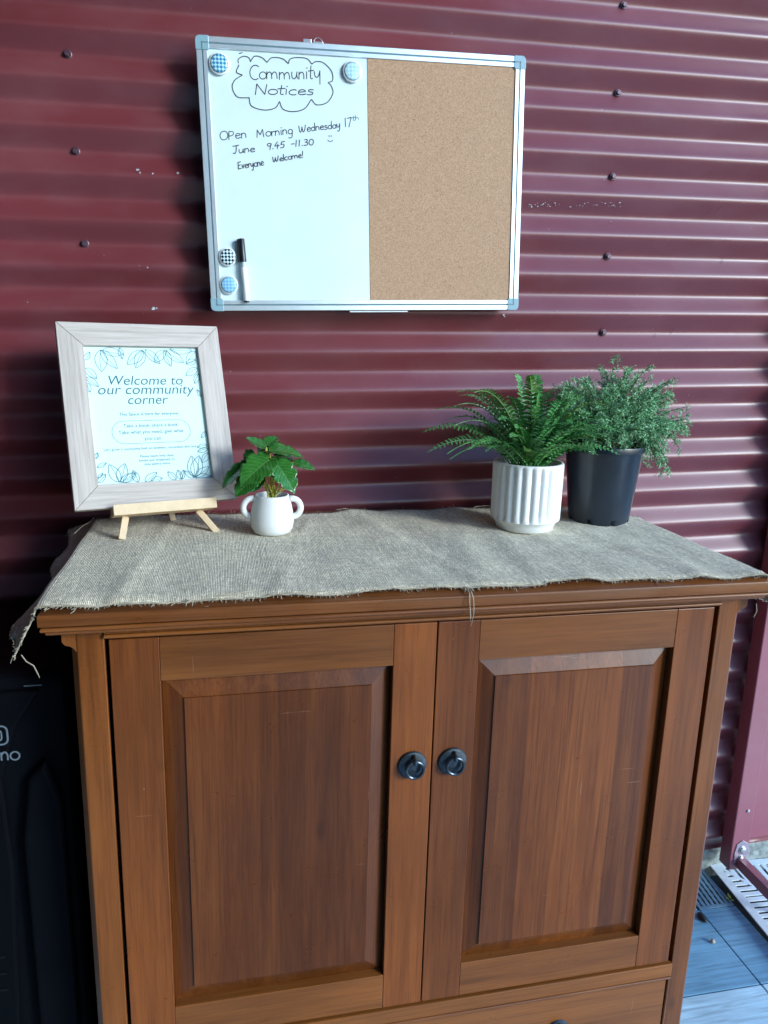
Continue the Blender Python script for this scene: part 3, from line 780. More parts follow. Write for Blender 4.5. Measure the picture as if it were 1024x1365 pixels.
# ------------------------------------------------------------------ notice board
BW, BH = 0.5868, 0.4463
board = empty('notice_board', (0.2136, -0.060, 1.8304), (0, -R(2.09), 0))
tag(board, 'half whiteboard half cork notice board in an aluminium frame hung on the wall', 'notice board')
# local: x = u, z = -v, y = 0 front of the frame, + into the wall
F3 = lambda u, v, h=0.0: (u, 0.0030 - h, -v)          # panel surface sits 3 mm behind the frame front
fr = 0.0185
def rail(u0, v0, u1, v1, inn, name, horiz):
    p = MB()
    # lip profile across the width: outer flat, groove, inner flat
    pr = [(0.0, 0.018), (0.0, 0.0006), (0.0008, 0.0), (0.0085, 0.0), (0.0090, 0.0014), (0.0112, 0.0014), (0.0117, 0.0), (0.0178, 0.0), (fr, 0.0010), (fr, 0.018)]
    if horiz:
        sg = 1 if inn > 0 else -1
        fn = lambda t, a, d: (t, d, -(v0 + sg * a)); rng = (u0, u1)
    else:
        sg = 1 if inn > 0 else -1
        fn = lambda t, a, d: (u0 + sg * a, d, -t); rng = (v0, v1)
    A = [p.vert(fn(rng[0], a, d)) for a, d in pr]; B = [p.vert(fn(rng[1], a, d)) for a, d in pr]
    for k in range(len(pr) - 1): p.face((A[k], A[k + 1], B[k + 1], B[k]), 1 if 4 <= k <= 4 else 0)
    p.face((A[0], A[-1], B[-1], B[0])); p.face(A); p.face(B)
    return p.build('frame_rail', [alu, groove_dark], board)
cc = 0.0215
rail(cc, 0, BW - cc, 0, 1, 't', True); rail(cc, BH, BW - cc, BH, -1, 'b', True)
rail(0, cc, 0, BH - cc, 1, 'l', False); rail(BW, cc, BW, BH - cc, -1, 'r', False)
for (u, v, su, sv) in ((0, 0, 1, 1), (BW, 0, -1, 1), (BW, BH, -1, -1), (0, BH, 1, -1)):
    p = MB(); out = []
    e = 0.0008; r_ = 0.008
    out += [(-e + r_ * (1 - math.sin(R(a))), -e + r_ * (1 - math.cos(R(a)))) for a in (90, 67, 45, 22, 0)]
    out += [(cc + .0002, -e), (cc + .0002, fr + e), (fr + e, cc + .0002), (-e, cc + .0002)]
    p.prism(out, -0.0012, 0.0186, lambda a, b_, t: (u + su * a, t, -(v + sv * b_)))
    co = p.build('corner_cap', cap_plastic, board, bevel=0.0008)
    q = MB()
    q.box(0.0092, 0.0110, -0.0016, -0.0008, -0.0205, -0.0095); q.box(0.0092, 0.0205, -0.0016, -0.0009, -0.0108, -0.0092)
    q.v = [(u + su * x, y, -v + sv * z) for x, y, z in q.v]
    q.build('groove', groove_dark, co)
p = MB(); p.box(fr, 0.2928, 0.0030, 0.015, -(BH - fr), -fr); p.build('whiteboard_panel', white_enamel, board)
p = MB(); p.box(0.2932, BW - fr, 0.0022, 0.015, -(BH - fr), -fr); p.build('cork_panel', cork, board)
p = MB(); p.box(fr, BW - fr, 0.0155, 0.0178, -(BH - fr), -fr); p.build('backing', groove_dark, board)
# hanging hardware above the frame
p = MB(); p.box(0.182, 0.196, 0.0065, 0.0085, 0.0005, 0.0075); p.box(0.200, 0.2165, 0.0068, 0.0088, 0.0005, 0.0045)
for k in range(1): p.tube([(0.2075 + 0.0075 * math.cos(R(a)), 0.0078, 0.003 + 0.0075 * math.sin(R(a))) for a in range(0, 181, 15)], 0.0009, 8)
p.build('hanger', steel, board, bevel=0.0004)
p = MB(); p.box(0.254, 0.366, 0.004, 0.012, -BH - 0.0035, -BH - 0.0008); p.build('bottom_clip', white_plastic, board, bevel=0.0004)

# handwriting: single-stroke letters
def arc(cx, cy, rx, ry, a0, a1, n=12): return [(cx + rx * math.cos(R(a0 + (a1 - a0) * k / n)), cy + ry * math.sin(R(a0 + (a1 - a0) * k / n))) for k in range(n + 1)]
def qb(*p, n=7):
    out = []
    for k in range(0, len(p) - 2, 2):
        for t in range(n + 1):
            t /= n; a, b_, c_ = p[k:k + 3]; out.append(tuple(a[i] * (1 - t) ** 2 + 2 * b_[i] * t * (1 - t) + c_[i] * t * t for i in (0, 1)))
    return out
GL = {
 'C': (.62, [arc(.36, .5, .34, .5, 48, 305)]), 'o': (.46, [arc(.23, .24, .22, .25, 80, 440)]), 'O': (.62, [arc(.3, .42, .29, .44, 100, 460)]),
 'm': (.80, [[(.02, .5), (.02, 0)], qb((.02, .28), (.12, .55), (.26, .45), (.33, .38), (.34, 0)), qb((.34, .28), (.44, .55), (.58, .45), (.66, .38), (.68, 0))]),
 'u': (.46, [qb((.02, .5), (-.02, .0), (.17, .0), (.33, .02), (.34, .5)), qb((.34, .5), (.33, .08), (.42, 0))]),
 'n': (.46, [[(.02, .5), (.02, 0)], qb((.02, .28), (.1, .52), (.22, .48), (.36, .42), (.34, 0))]),
 'i': (.18, [[(.05, .48), (.06, 0)], [(.05, .72), (.08, .76)]]),
 't': (.34, [qb((.14, .92), (.12, .2), (.14, .08), (.18, -.03), (.28, .05)), [(-.02, .55), (.32, .6)]]),
 'y': (.44, [qb((.02, .5), (.02, .02), (.18, .06), (.28, .1), (.34, .5)), qb((.34, .5), (.34, -.25), (.24, -.42), (.14, -.48), (.06, -.36))]),
 'Y': (.44, [qb((.02, .5), (.02, .02), (.18, .06), (.28, .1), (.34, .5)), [(.34, .5), (.33, -.45)]]),
 'N': (.60, [[(.02, 0), (.03, 1), (.46, .02), (.50, .95)]]),
 'c': (.42, [arc(.22, .24, .21, .25, 50, 310)]),
 'e': (.44, [qb((.03, .25), (.4, .26), (.36, .36), (.26, .56), (.1, .44), (-.04, .2), (.1, .04), (.22, -.06), (.4, .08))]),
 's': (.38, [qb((.30, .46), (.1, .56), (.06, .40), (.08, .28), (.2, .26), (.34, .2), (.26, .04), (.12, -.06), (.0, .06))]),
 'p': (.46, [[(.04, .5), (.03, -.30)], qb((.04, .42), (.2, .62), (.34, .42), (.42, .06), (.06, .08))]),
 'P': (.50, [[(.05, .78), (.03, -.02)], qb((.04, .75), (.4, .85), (.38, .55), (.34, .3), (.05, .34))]),
 'M': (.78, [[(.03, 0), (.07, .78), (.30, .25), (.52, .80), (.60, 0)]]),
 'r': (.34, [[(.04, .48), (.05, 0)], qb((.05, .26), (.12, .52), (.30, .44))]),
 'g': (.46, [arc(.2, .25, .19, .24, 60, 420), qb((.36, .46), (.38, -.1), (.32, -.34), (.2, -.5), (.02, -.36))]),
 'W': (.84, [qb((.02, .85), (.04, .1), (.14, .02), (.28, .1), (.34, .7)), qb((.34, .7), (.36, .08), (.46, .02), (.62, .1), (.70, .88))]),
 'd': (.48, [arc(.2, .23, .19, .23, 60, 420), [(.37, .95), (.37, .02)]]),
 'a': (.44, [arc(.19, .23, .18, .23, 60, 420), qb((.36, .46), (.34, .06), (.42, 0))]),
 '1': (.28, [[(.10, .95), (.08, 0)]]), '7': (.50, [[(.03, .9), (.45, .95), (.14, -.05)]]),
 'h': (.46, [[(.04, .95), (.03, 0)], qb((.03, .26), (.12, .52), (.24, .46), (.36, .38), (.36, 0))]),
 'J': (.52, [[(.02, .92), (.52, 1.0)], qb((.30, .96), (.32, .1), (.22, .02), (.10, -.06), (.04, .12))]),
 '9': (.44, [arc(.2, .66, .17, .2, 30, 390), [(.36, .80), (.26, -.05)]]), '.': (.20, [[(.06, .02), (.10, .05)]]),
 '4': (.50, [[(.26, .95), (.03, .36), (.44, .38)], [(.32, .62), (.28, -.05)]]),
 '5': (.48, [[(.40, .92), (.14, .90), (.08, .52)], qb((.08, .52), (.40, .66), (.36, .26), (.30, -.06), (.02, .06))]),
 '-': (.36, [[(.03, .40), (.28, .43)]]),
 '3': (.46, [qb((.05, .85), (.34, 1.05), (.32, .72), (.30, .5), (.12, .50)), qb((.12, .50), (.42, .5), (.36, .2), (.26, -.08), (.02, .08))]),
 '0': (.50, [arc(.22, .45, .2, .46, 80, 440)]),
 'E': (.52, [[(.42, .92), (.08, .86), (.05, .02), (.42, .06)], [(.06, .48), (.34, .52)]]),
 'v': (.40, [[(.02, .48), (.15, .02), (.32, .5)]]), 'l': (.18, [[(.06, .95), (.06, 0)]]),
 '!': (.22, [[(.12, .95), (.08, .35)], [(.07, .08), (.08, .02)]]),
}
hw = MB(); hh = [0.00018]
def stroke(pts, w):
    if len(pts) <= 5:
        for a, b_ in zip(pts[:-1], pts[1:]):
            hh[0] += 0.000002; d = (Vector(b_) - Vector(a)).normalized() * w * .35
            hw.ribbon([Vector(a) - d, Vector(b_) + d], w, lambda u, v, h: F3(u, v, h), hh[0])
        return
    hh[0] += 0.000004
    hw.ribbon(pts, w, lambda u, v, h: F3(u, v, h), hh[0])
def write(txt, p0, p1, cap, w=0.0014, slant=0.10):
    tw = sum(GL[ch][0] for ch in txt) - 0.08
    d = Vector(p1) - Vector(p0); sx = d.length / tw; d.normalize(); n = Vector((d.y, -d.x))      # v runs downwards
    x = 0
    for ch in txt:
        jz = random.uniform(-0.03, 0.03)
        for st in GL[ch][1]:
            stroke([tuple(Vector(p0) + d * ((a + x + slant * b_) * sx) + n * ((b_ + jz) * cap)) for a, b_ in st], w)
        x += GL[ch][0]
write('Communit', (.0868, .0622), (.1955, .0555), .0225, .0016); write('Y', (.1985, .0555), (.2095, .0540), .022, .0016)
write('Notices', (.0950, .0852), (.1955, .0808), .0165, .0016)
write('OPen', (.0316, .1606), (.0771, .1545), .0160); write('Morning', (.0947, .1533), (.1575, .1450), .0150)
write('Wednesday', (.1690, .1428), (.2425, .1318), .0130); write('17', (.2510, .1306), (.2630, .1285), .0150); write('th', (.2645, .1200), (.2762, .1176), .0085, .0009)
write('June', (.0520, .1815), (.0900, .1765), .0125); write('9.45', (.1117, .1722), (.1425, .1685), .0110); write('-11.30', (.1540, .1668), (.1940, .1622), .0105)
write('EVeryone'.replace('V', 'v'), (.0601, .2060), (.1050, .1980), .0125); write('Welcome!', (.1212, .1930), (.1750, .1830), .0105)
stroke(arc(.2245, .1510, .0050, .0045, 20, 160), .0011); stroke([(.2222, .1455), (.2224, .1480)], .0011); stroke([(.2262, .1452), (.2264, .1476)], .0011)
cloud = [[(0.0705, 0.0406), (0.0654, 0.0519), (0.0754, 0.056)], [(0.0754, 0.056), (0.0622, 0.0646), (0.0571, 0.076), (0.0648, 0.0905), (0.0846, 0.0912)], [(0.0847, 0.0899), (0.0884, 0.1038), (0.1092, 0.1093), (0.1287, 0.1052), (0.137, 0.0945)],
 [(0.137, 0.0945), (0.1428, 0.1065), (0.1605, 0.1096), (0.1804, 0.1038), (0.1927, 0.0886)], [(0.1927, 0.0886), (0.2022, 0.0969), (0.2204, 0.0922), (0.231, 0.0769), (0.2284, 0.0657), (0.2231, 0.0604)],
 [(0.2231, 0.0604), (0.2312, 0.0558), (0.229, 0.0414), (0.215, 0.0294), (0.2026, 0.0285), (0.1953, 0.0327)], [(0.1953, 0.0327), (0.1867, 0.0246), (0.1691, 0.024), (0.1577, 0.0272), (0.1546, 0.0343)],
 [(0.1546, 0.0343), (0.1444, 0.027), (0.127, 0.0264), (0.118, 0.0342)], [(0.118, 0.0342), (0.1097, 0.0274), (0.0977, 0.0259), (0.0896, 0.0348)], [(0.0907, 0.0348), (0.0872, 0.0287), (0.0787, 0.027), (0.0699, 0.0319), (0.0696, 0.0381)], [(0.0714, 0.0231), (0.0773, 0.0215)]]
def cr(P, n=6):      # smooth curve through the points
    P = [Vector(p) for p in P]; Q = [P[0] * 2 - P[1]] + P + [P[-1] * 2 - P[-2]]; out = []
    for k in range(1, len(Q) - 2):
        for t in range(n):
            t /= n; a, b_, c_, d = Q[k - 1:k + 3]
            out.append(0.5 * ((2 * b_) + (c_ - a) * t + (2 * a - 5 * b_ + 4 * c_ - d) * t * t + (3 * b_ - a - 3 * c_ + d) * t ** 3))
    return [tuple(q) for q in out + [P[-1]]]
for st in cloud: stroke(cr(st), .0014)
hw.build('handwriting', ink, board)

# magnets on the whiteboard
BM = Matrix.Translation(board.location) @ Matrix.Rotation(-R(2.09), 4, 'Y')
def magnet(u, v, mat, label, rr=0.0175):
    e = empty('magnet', BM @ Vector(F3(u, v, 0.0002)), (0, -R(2.09), 0)); tag(e, label, 'magnet', 'round magnets on the whiteboard')
    p = MB(); p.lathe([(rr * 0.97, 0), (rr, 0.001), (rr, 0.0042), (rr * 0.93, 0.0056), (rr * 0.86, 0.0060)], 40, ax='y'); p.build('rim', white_plastic, e, smooth=35)
    p = MB(); p.lathe([(rr * 0.86, 0.0061), (rr * 0.7, 0.0068), (rr * 0.4, 0.0075), (0, 0.0078)], 36, ax='y'); p.build('disc', mat, e, smooth='all')
magnet(.0371, .0417, disc_mat('blue_lattice', (0.03, 0.22, 0.42), (0.45, 0.72, 0.80), 235), 'round magnet with deep blue lattice in the upper left of the whiteboard')
magnet(.2656, .0420, disc_mat('pale_lattice', (0.38, 0.62, 0.70), (0.52, 0.76, 0.82), 220), 'round pale almost white magnet right of the cloud drawing')
magnet(.0335, .3534, disc_mat('black_scale', (0.015, 0.02, 0.035), (0.62, 0.80, 0.84), 240), 'round magnet with black and white scale pattern left of the marker', 0.0160)
magnet(.0333, .4012, disc_mat('blue_scale', (0.16, 0.42, 0.66), (0.34, 0.60, 0.76), 250), 'round magnet with mid blue scales at the lower left of the whiteboard', 0.0165)
# marker pen clipped to the board
pen = empty('marker_pen', BM @ Vector(F3(.0590, .3225, 0.0078)), (0, -R(2.09), 0))
tag(pen, 'white barrelled marker pen with black cap standing on the whiteboard', 'marker pen')
pa, pbm = Vector((0, 0, 0)), Vector((.0046, 0, -.1095))
def along(t): return tuple(pa.lerp(pbm, t))
p = MB(); p.tube([along(.44), along(.46), along(.965), along(.975)], [.0050, .0056, .0056, .0050], 20); p.build('barrel', white_plastic, pen, smooth=40)
p = MB(); p.tube([along(.36), along(.44)], .0044, 16); p.build('neck', plain('pen_neck', (0.45, 0.55, 0.6), 0.4), pen, smooth=40)
p = MB(); p.tube([along(0), along(.012), along(.36)], [.0052, .0060, .0060], 20)
p.box(-.0078, -.0050, -.002, .002, -.040, -.001); p.build('cap', black_plastic, pen, smooth=40)
p = MB(); p.tube([along(.975), along(.995), along(1.0)], [.0053, .0053, .0045], 18); p.build('end_plug', black_plastic, pen, smooth=40)

# ------------------------------------------------------------------ framed sign on a small easel
FW, FH, FM = 0.2723, 0.3181, 0.0402
YAW, LEAN = R(16.46), R(20.3)
FMat = Matrix.Translation((0.1397, -0.2049, 1.0591)) @ Matrix.Rotation(YAW, 4, 'Z') @ Matrix.Rotation(-LEAN, 4, 'X')
sign = empty('picture_frame'); sign.matrix_world = FMat
tag(sign, 'limed wood picture frame holding a printed welcome sign, leaning on a small easel', 'picture frame')
# local: x centred, y = 0 front, z up from the bottom edge
for (nm, poly, mt) in (('moulding', [(-FW/2, 0), (FW/2, 0), (FW/2 - FM, FM), (-FW/2 + FM, FM)], fw_x), ('moulding', [(-FW/2, FH), (-FW/2 + FM, FH - FM), (FW/2 - FM, FH - FM), (FW/2, FH)], fw_x),
                       ('moulding', [(-FW/2, 0), (-FW/2 + FM, FM), (-FW/2 + FM, FH - FM), (-FW/2, FH)], fw_z), ('moulding', [(FW/2, 0), (FW/2, FH), (FW/2 - FM, FH - FM), (FW/2 - FM, FM)], fw_z)):
    p = MB()
    cx = sum(q[0] for q in poly) / 4; cz = sum(q[1] for q in poly) / 4
    pol = [(cx + (x - cx) * 0.9995, cz + (z - cz) * 0.9995) for x, z in poly]
    p.prism(pol, 0.0, 0.018, lambda u, v, t: (u, t, v)); p.build('moulding', mt, sign, bevel=0.0012)
p = MB(); p.box(-FW/2 + FM - .004, FW/2 - FM + .004, 0.0085, 0.0095, FM - .004, FH - FM + .004)
pr = p.build('print', paper, sign)
p = MB(); p.box(-FW/2 + .006, FW/2 - .006, 0.0182, 0.0205, .006, FH - .006); p.build('backing', plain('backing_board', (0.10, 0.07, 0.05), 0.8), sign)
PW, PH = FW - 2 * FM, FH - 2 * FM
PX = lambda u, v, h=0.0: (-FW/2 + FM + u * PW, 0.0085 - h, FH - FM - v * PH)
def text_mesh(mb, body, u0, u1, v_base, shear=0.0, hfac=1.0, off=0.0, space=1.0, h=0.0003):
    cu = bpy.data.curves.new('t', 'FONT'); cu.body = body; cu.size = 1.0; cu.shear = shear; cu.offset = off; cu.space_character = space; cu.resolution_u = 4
    ob = bpy.data.objects.new('t', cu); C.objects.link(ob)
    dg = bpy.context.evaluated_depsgraph_get(); me = bpy.data.meshes.new_from_object(ob.evaluated_get(dg))
    xs_ = [v.co.x for v in me.vertices]; x0, x1 = min(xs_), max(xs_)
    k = (u1 - u0) * PW / (x1 - x0); base = len(mb.v)
    for v in me.vertices:
        c0 = PX(u0, v_base); mb.v.append((c0[0] + (v.co.x - x0) * k, 0.0085 - h, c0[2] + v.co.y * k * hfac))
    for f in me.polygons: mb.face([base + i for i in f.vertices])
    bpy.data.objects.remove(ob); bpy.data.curves.remove(cu); bpy.data.meshes.remove(me)
lt = MB()
for t in (('Welcome to', .184, .834, .2785), ('our community', .085, .930, .3480), ('corner', .329, .682, .4225)): text_mesh(lt, *t, shear=0.22, off=-0.004, hfac=0.96)
lt.build('lettering', print_ink, pr)
lt = MB()
text_mesh(lt, 'This Space is here for everyone.', .240, .768, .506)
for t in (('Take a book, share a book', .266, .746, .5925), ('Take what you need, give what', .218, .789, .640), ('you can', .433, .579, .690)): text_mesh(lt, *t, off=-0.002)
text_mesh(lt, "Let's grow a community built on kindness, connection and care.", .081, .895, .757)
for t in (('Please leave only clean', .380, .674, .816), ('books and unopened, in-', .367, .687, .8455), ('date pantry items.', .409, .641, .874)): text_mesh(lt, *t)
bx0, bx1, by0, by1 = .164, .850, .545, .711
rad = (by1 - by0) / 2 * PH / PW
loop = [(bx1 - rad + rad * math.cos(R(a)), (by0 + by1) / 2 + (by1 - by0) / 2 * math.sin(R(a))) for a in range(-90, 91, 10)] + [(bx0 + rad - rad * math.cos(R(a)), (by0 + by1) / 2 - (by1 - by0) / 2 * math.sin(R(a))) for a in range(-90, 91, 10)]
loop.append(loop[0])
sc2 = lambda P: [(u * PW, v * PH) for u, v in P]
lt.ribbon(sc2(loop), 0.0007, lambda a, b_, h: PX(a / PW, b_ / PH, h), 0.0003)
lt.build('small_lettering', print_fine, pr)
LV = [(0.1441, 0.0217, 0.1331, 0.1828), (0.1441, 0.0217, 0.2695, 0.1591), (0.1607, 0.0214, 0.3337, 0.0517), (0.3067, 0.004, 0.3207, 0.0875), (0.0047, 0.0976, 0.0529, 0.0383), (0.004, 0.1557, 0.089, 0.234), (0.004, 0.2204, 0.0953, 0.2918), (0.0039, 0.2635, 0.0186, 0.3324), (0.5095, 0.0212, 0.358, 0.1284), (0.5095, 0.0212, 0.4282, 0.154), (0.5279, 0.0133, 0.6483, 0.1209), (0.7034, 0.017, 0.5971, 0.1097), (0.7034, 0.017, 0.743, 0.1407), (0.7159, 0.0168, 0.8639, 0.1115), (0.7502, 0.006, 0.9564, 0.0147), (0.9816, 0.0912, 0.8807, 0.1204), (0.9853, 0.1526, 0.8678, 0.2089), (0.99, 0.0231, 0.8848, 0.1173), (0.99, 0.1954, 0.9419, 0.2721), (0.9891, 0.3707, 0.9551, 0.3176), (0.992, 0.6419, 0.9426, 0.69), (0.992, 0.746, 0.8945, 0.7587), (0.992, 0.7713, 0.893, 0.7926), (0.993, 0.8056, 0.9233, 0.8773), (0.0103, 0.8711, 0.0912, 0.8429), (0.0044, 0.9788, 0.0751, 0.9219), (0.0061, 0.9472, 0.0535, 0.9142), (0.1828, 0.9856, 0.1094, 0.8532), (0.1828, 0.9856, 0.244, 0.853), (0.191, 0.9859, 0.323, 0.9232), (0.2106, 0.9866, 0.3304, 0.9305), (0.3388, 0.9923, 0.3036, 0.9056), (0.3975, 0.9917, 0.5112, 0.9295), (0.449, 0.9871, 0.553, 0.9738), (0.67, 0.992, 0.6039, 0.9297), (0.714, 0.992, 0.6936, 0.9211), (0.7229, 0.992, 0.7459, 0.9228), (0.8393, 0.9841, 0.8317, 0.8204), (0.8393, 0.9841, 0.9046, 0.8223), (0.8354, 0.9869, 0.7519, 0.9303), (0.8486, 0.9816, 0.9852, 0.9086), (0.8477, 0.9873, 0.99, 0.9825), (0.0097, 0.8085, 0.026, 0.7656)]
ld = MB(); hq = 0.0003
PF = lambda a, b_, h: PX(min(max(a / PW, 0.001), 0.999), min(max(b_ / PH, 0.001), 0.999), h)
for (a, b_, c_, d) in LV:
    P0 = Vector((a * PW, b_ * PH)); P1 = Vector((c_ * PW, d * PH)); ax_ = P1 - P0; nn = Vector((-ax_.y, ax_.x)) * random.uniform(0.20, 0.27)
    for sg in (1, -1):
        hq += 0.000003; pts = []
        for k in range(13):
            t = k / 12; pts.append(P0 + ax_ * t + nn * sg * (math.sin(math.pi * t ** 0.85) ** 0.9))
        ld.ribbon(pts, 0.0008, PF, hq)
    hq += 0.000003; ld.ribbon([P0 + ax_ * t + nn * 0.18 * math.sin(math.pi * t) for t in (0, .2, .4, .6, .8, .93)], 0.0006, PF, hq)
ld.build('border_drawing', print_ink, pr)

# easel
es = empty('table_easel'); es.matrix_world = FMat
tag(es, 'small pale pine table easel carrying the framed welcome sign', 'easel')
FI = FMat.inverted()
p = MB(); p.box(-0.079, 0.092, -0.013, 0.0195, -0.0145, -0.0006); p.build('ledge', pine, es, bevel=0.0008)
p = MB(); p.box(-0.079, 0.092, -0.0165, -0.0135, -0.0150, 0.003); p.build('ledge_lip', pine, es, bevel=0.0006)
def stick(a, b_, w, t, name):
    """square-section stick between two world points, drawn in the easel's space"""
    A, B = FI @ Vector(a), FI @ Vector(b_); d = (B - A).normalized()
    yv = Vector((0, 1, 0)); yv = (yv - d * d.dot(yv)).normalized(); xv = yv.cross(d)
    p = MB(); q = []
    for P in (A, B):
        for (i, j) in ((-1, -1), (1, -1), (1, 1), (-1, 1)): q.append(p.vert(P + xv * i * w / 2 + yv * j * t / 2))
    p.face(q[0:4]); p.face(q[4:8])
    for k in range(4): p.face((q[k], q[(k + 1) % 4], q[4 + (k + 1) % 4], q[4 + k]))
    return p.build(name, pine, es, bevel=0.0006)
ztop = ZT + 0.0120
apex = FMat @ Vector((0.005, 0.030, 0.30))
l1 = FMat @ Vector((-0.058, 0.012, -0.0150)); l2 = FMat @ Vector((0.064, 0.012, -0.0150))
stick((0.078, -0.236, ztop), FMat @ Vector((-0.057, 0.013, -0.0152)), 0.0110, 0.0075, 'leg')
stick((0.232, -0.203, ztop), FMat @ Vector((0.066, 0.013, -0.0152)), 0.0110, 0.0075, 'leg')
stick(FMat @ Vector((-0.050, 0.0250, -0.012)), FMat @ Vector((-0.006, 0.0250, 0.24)), 0.0105, 0.007, 'upright')
stick(FMat @ Vector((0.062, 0.0250, -0.012)), FMat @ Vector((0.016, 0.0250, 0.24)), 0.0105, 0.007, 'upright')
stick((0.152, -0.110, ztop), FMat @ Vector((0.005, 0.036, 0.26)), 0.0100, 0.007, 'back_leg')

# ------------------------------------------------------------------ plants
def leaf_mesh(L, Wd, bend=0.3, fold=0.25, notch=0.0, nlob=5, ny=9, nx=26, heart=0.0):
    p = MB(); g = []; uv = []
    for i in range(nx + 1):
        t = i / nx; row = []
        w = math.sin(math.pi * min(1, t * 0.97 + 0.03) ** 0.72) ** 0.75
        if t > 0.85: w *= (1 - ((t - 0.85) / 0.15) ** 1.5 * 0.85)
        nt_ = 1.0
        if notch: 
            ph = (t * nlob) % 1.0; nt_ = 1 - notch * math.exp(-((ph - 0.5) / 0.13) ** 2) * (0.15 < t < 0.92)
        for j in range(ny + 1):
            s_ = j / ny * 2 - 1; a = abs(s_)
            lim = w * (nt_ if a > 0.55 else 1.0)
            x = s_ * Wd / 2 * (w if a <= 0.55 else 0.55 * w + (a - 0.55) * w * nt_ + 0) 
            if a > 0.55: x = math.copysign(Wd / 2 * w * (0.55 + (a - 0.55) * (1 if nt_ > 0.99 else max(0.0, (nt_ - 0.55) / 0.45))), s_)
            else: x = s_ * Wd / 2 * w
            yb = t * L - heart * L * 0.16 * a * (1 - t) ** 3
            z = -bend * L * t * t + fold * abs(x) + 0.012 * L * math.sin(t * 24 + (0 if s_ > 0 else .6)) * a
            row.append(p.vert((x, yb, z))); uv.append((t, j / ny))
        g.append(row)
    for i in range(nx):
        for j in range(ny): p.face((g[i][j], g[i][j + 1], g[i + 1][j + 1], g[i + 1][j]))
    return p, uv
def place_leaf(p, uv, base, tip, nrm, mat, parent, name='leaf'):
    o = p.build(name, mat, parent, smooth='all')
    l_ = o.data.uv_layers.new(name='UVMap')
    for lp in o.data.loops: l_.data[lp.index].uv = uv[lp.vertex_index]
    y = (Vector(tip) - Vector(base)).normalized(); z = Vector(nrm); z = (z - y * y.dot(z)).normalized(); x = y.cross(z)
    M = Matrix((x, y, z)).transposed().to_4x4(); M.translation = Vector(base); o.matrix_local = M
    so = o.modifiers.new('t', 'SOLIDIFY'); so.thickness = 0.0004
    return o

# --- little two-handled pot with a glossy split-leaf plant
sp = empty('potted_plant', (0.327, -0.215, ztop + 0.0002))
tag(sp, 'glossy split leaf plant in a small white two handled pot', 'potted plant')
p = MB(); p.lathe([(0.0, 0.0), (0.026, 0.0), (0.0315, 0.003), (0.0360, 0.011), (0.0375, 0.022), (0.0362, 0.038), (0.0325, 0.056), (0.0298, 0.0655), (0.0290, 0.0680), (0.0272, 0.0685), (0.0262, 0.066), (0.0268, 0.058), (0.0, 0.058)], 56)
pot = p.build('pot', ceramic2, sp, smooth=60)
for s_ in (-1, 1):
    p = MB(); pts = []
    for k in range(19):
        a = R(105 - 215 * k / 18); pts.append((s_ * (0.0325 + 0.0155 * math.cos(a) + 0.0012), -0.003 - 0.002 * s_, 0.0455 + 0.0155 * math.sin(a) * 1.05))
    p.tube(pts, 0.0054, 12); h = p.build('handle', ceramic2, pot, smooth='all')
p = MB(); p.lathe([(0.0268, 0.0), (0.020, 0.002), (0.010, 0.003), (0, 0.003)], 24, c=(0, 0, 0.0575)); p.build('soil', soil, sp, smooth='all')
def Q(x, y): return ((x - 490) / 7.314 / 777, (735 - y) / 7.314 / 777 + 0.066)        # small-plant sketch to metres
st = MB()
LEAVES = [((455, 372), (190, 560), .052, -.010, -.038, (-.2, -.75, .62), .22, .55, 1.0), ((535, 405), (690, 640), .042, -.012, -.040, (.15, -.8, .55), .22, .5, 1.0), ((470, 280), (800, 330), .040, .000, .006, (.05, -.35, .95), .22, .5, .6),
          ((440, 258), (245, 172), .022, .004, .000, (.1, -.5, .85), -.1, 0, 0), ((435, 245), (550, 165), .024, .006, .020, (-.3, -.7, .6), .1, 0, 0), ((700, 410), (905, 458), .022, .004, -.004, (.0, -.5, .85), .2, 0, 0),
          ((260, 410), (5, 610), .030, .000, -.010, (-.3, -.5, .8), .25, .4, .4), ((320, 540), (140, 690), .036, -.004, -.022, (-.35, -.8, .4), .2, .4, .6), ((520, 350), (715, 385), .036, .010, .022, (.1, -.6, .75), .2, .4, .6),
          ((450, 370), (520, 520), .034, -.004, -.022, (.1, -.85, .5), .2, .4, .6), ((400, 540), (300, 680), .020, .004, -.006, (-.2, -.8, .5), .2, 0, 0), ((480, 330), (380, 250), .030, .014, .03, (0, -.6, .8), .2, 0, .5), ((330, 330), (230, 420), .030, .012, .012, (-.2, -.7, .6), .2, .4, .6)]
for k, (b0, t0, wd, yb, yt, nr, bd, nc, he) in enumerate(LEAVES):
    bx, bz = Q(*b0); tx, tz = Q(*t0); B = Vector((bx, yb, bz)); T = Vector((tx, yt, tz))
    L_ = (T - B).length
    m_, uv = leaf_mesh(L_ * 1.05, wd * 1.10, bd, 0.22, nc * 0.45, 4 if k % 2 else 3, 12, 40, he)
    place_leaf(m_, uv, B, T + Vector(nr).normalized() * bd * L_ * 0.5, nr, mon_green, sp)
    foot = Vector((random.uniform(-.008, .008), random.uniform(-.006, .006), 0.058))
    st.tube(bez(foot, foot * .5 + B * .5 + Vector((0, -.004, .010)), B, 8), [.0013] * 7 + [.0010], 7)
for k in range(7):
    a = random.uniform(-.5, .5); st.tube(bez((random.uniform(-.006, .006), -.004, .058), (a * .02, -.008, .075), (a * .05, -.010, random.uniform(.078, .092)), 6), [.0012] * 5 + [.0007], 6)
st.build('stem', mon_stem, sp, smooth=60)

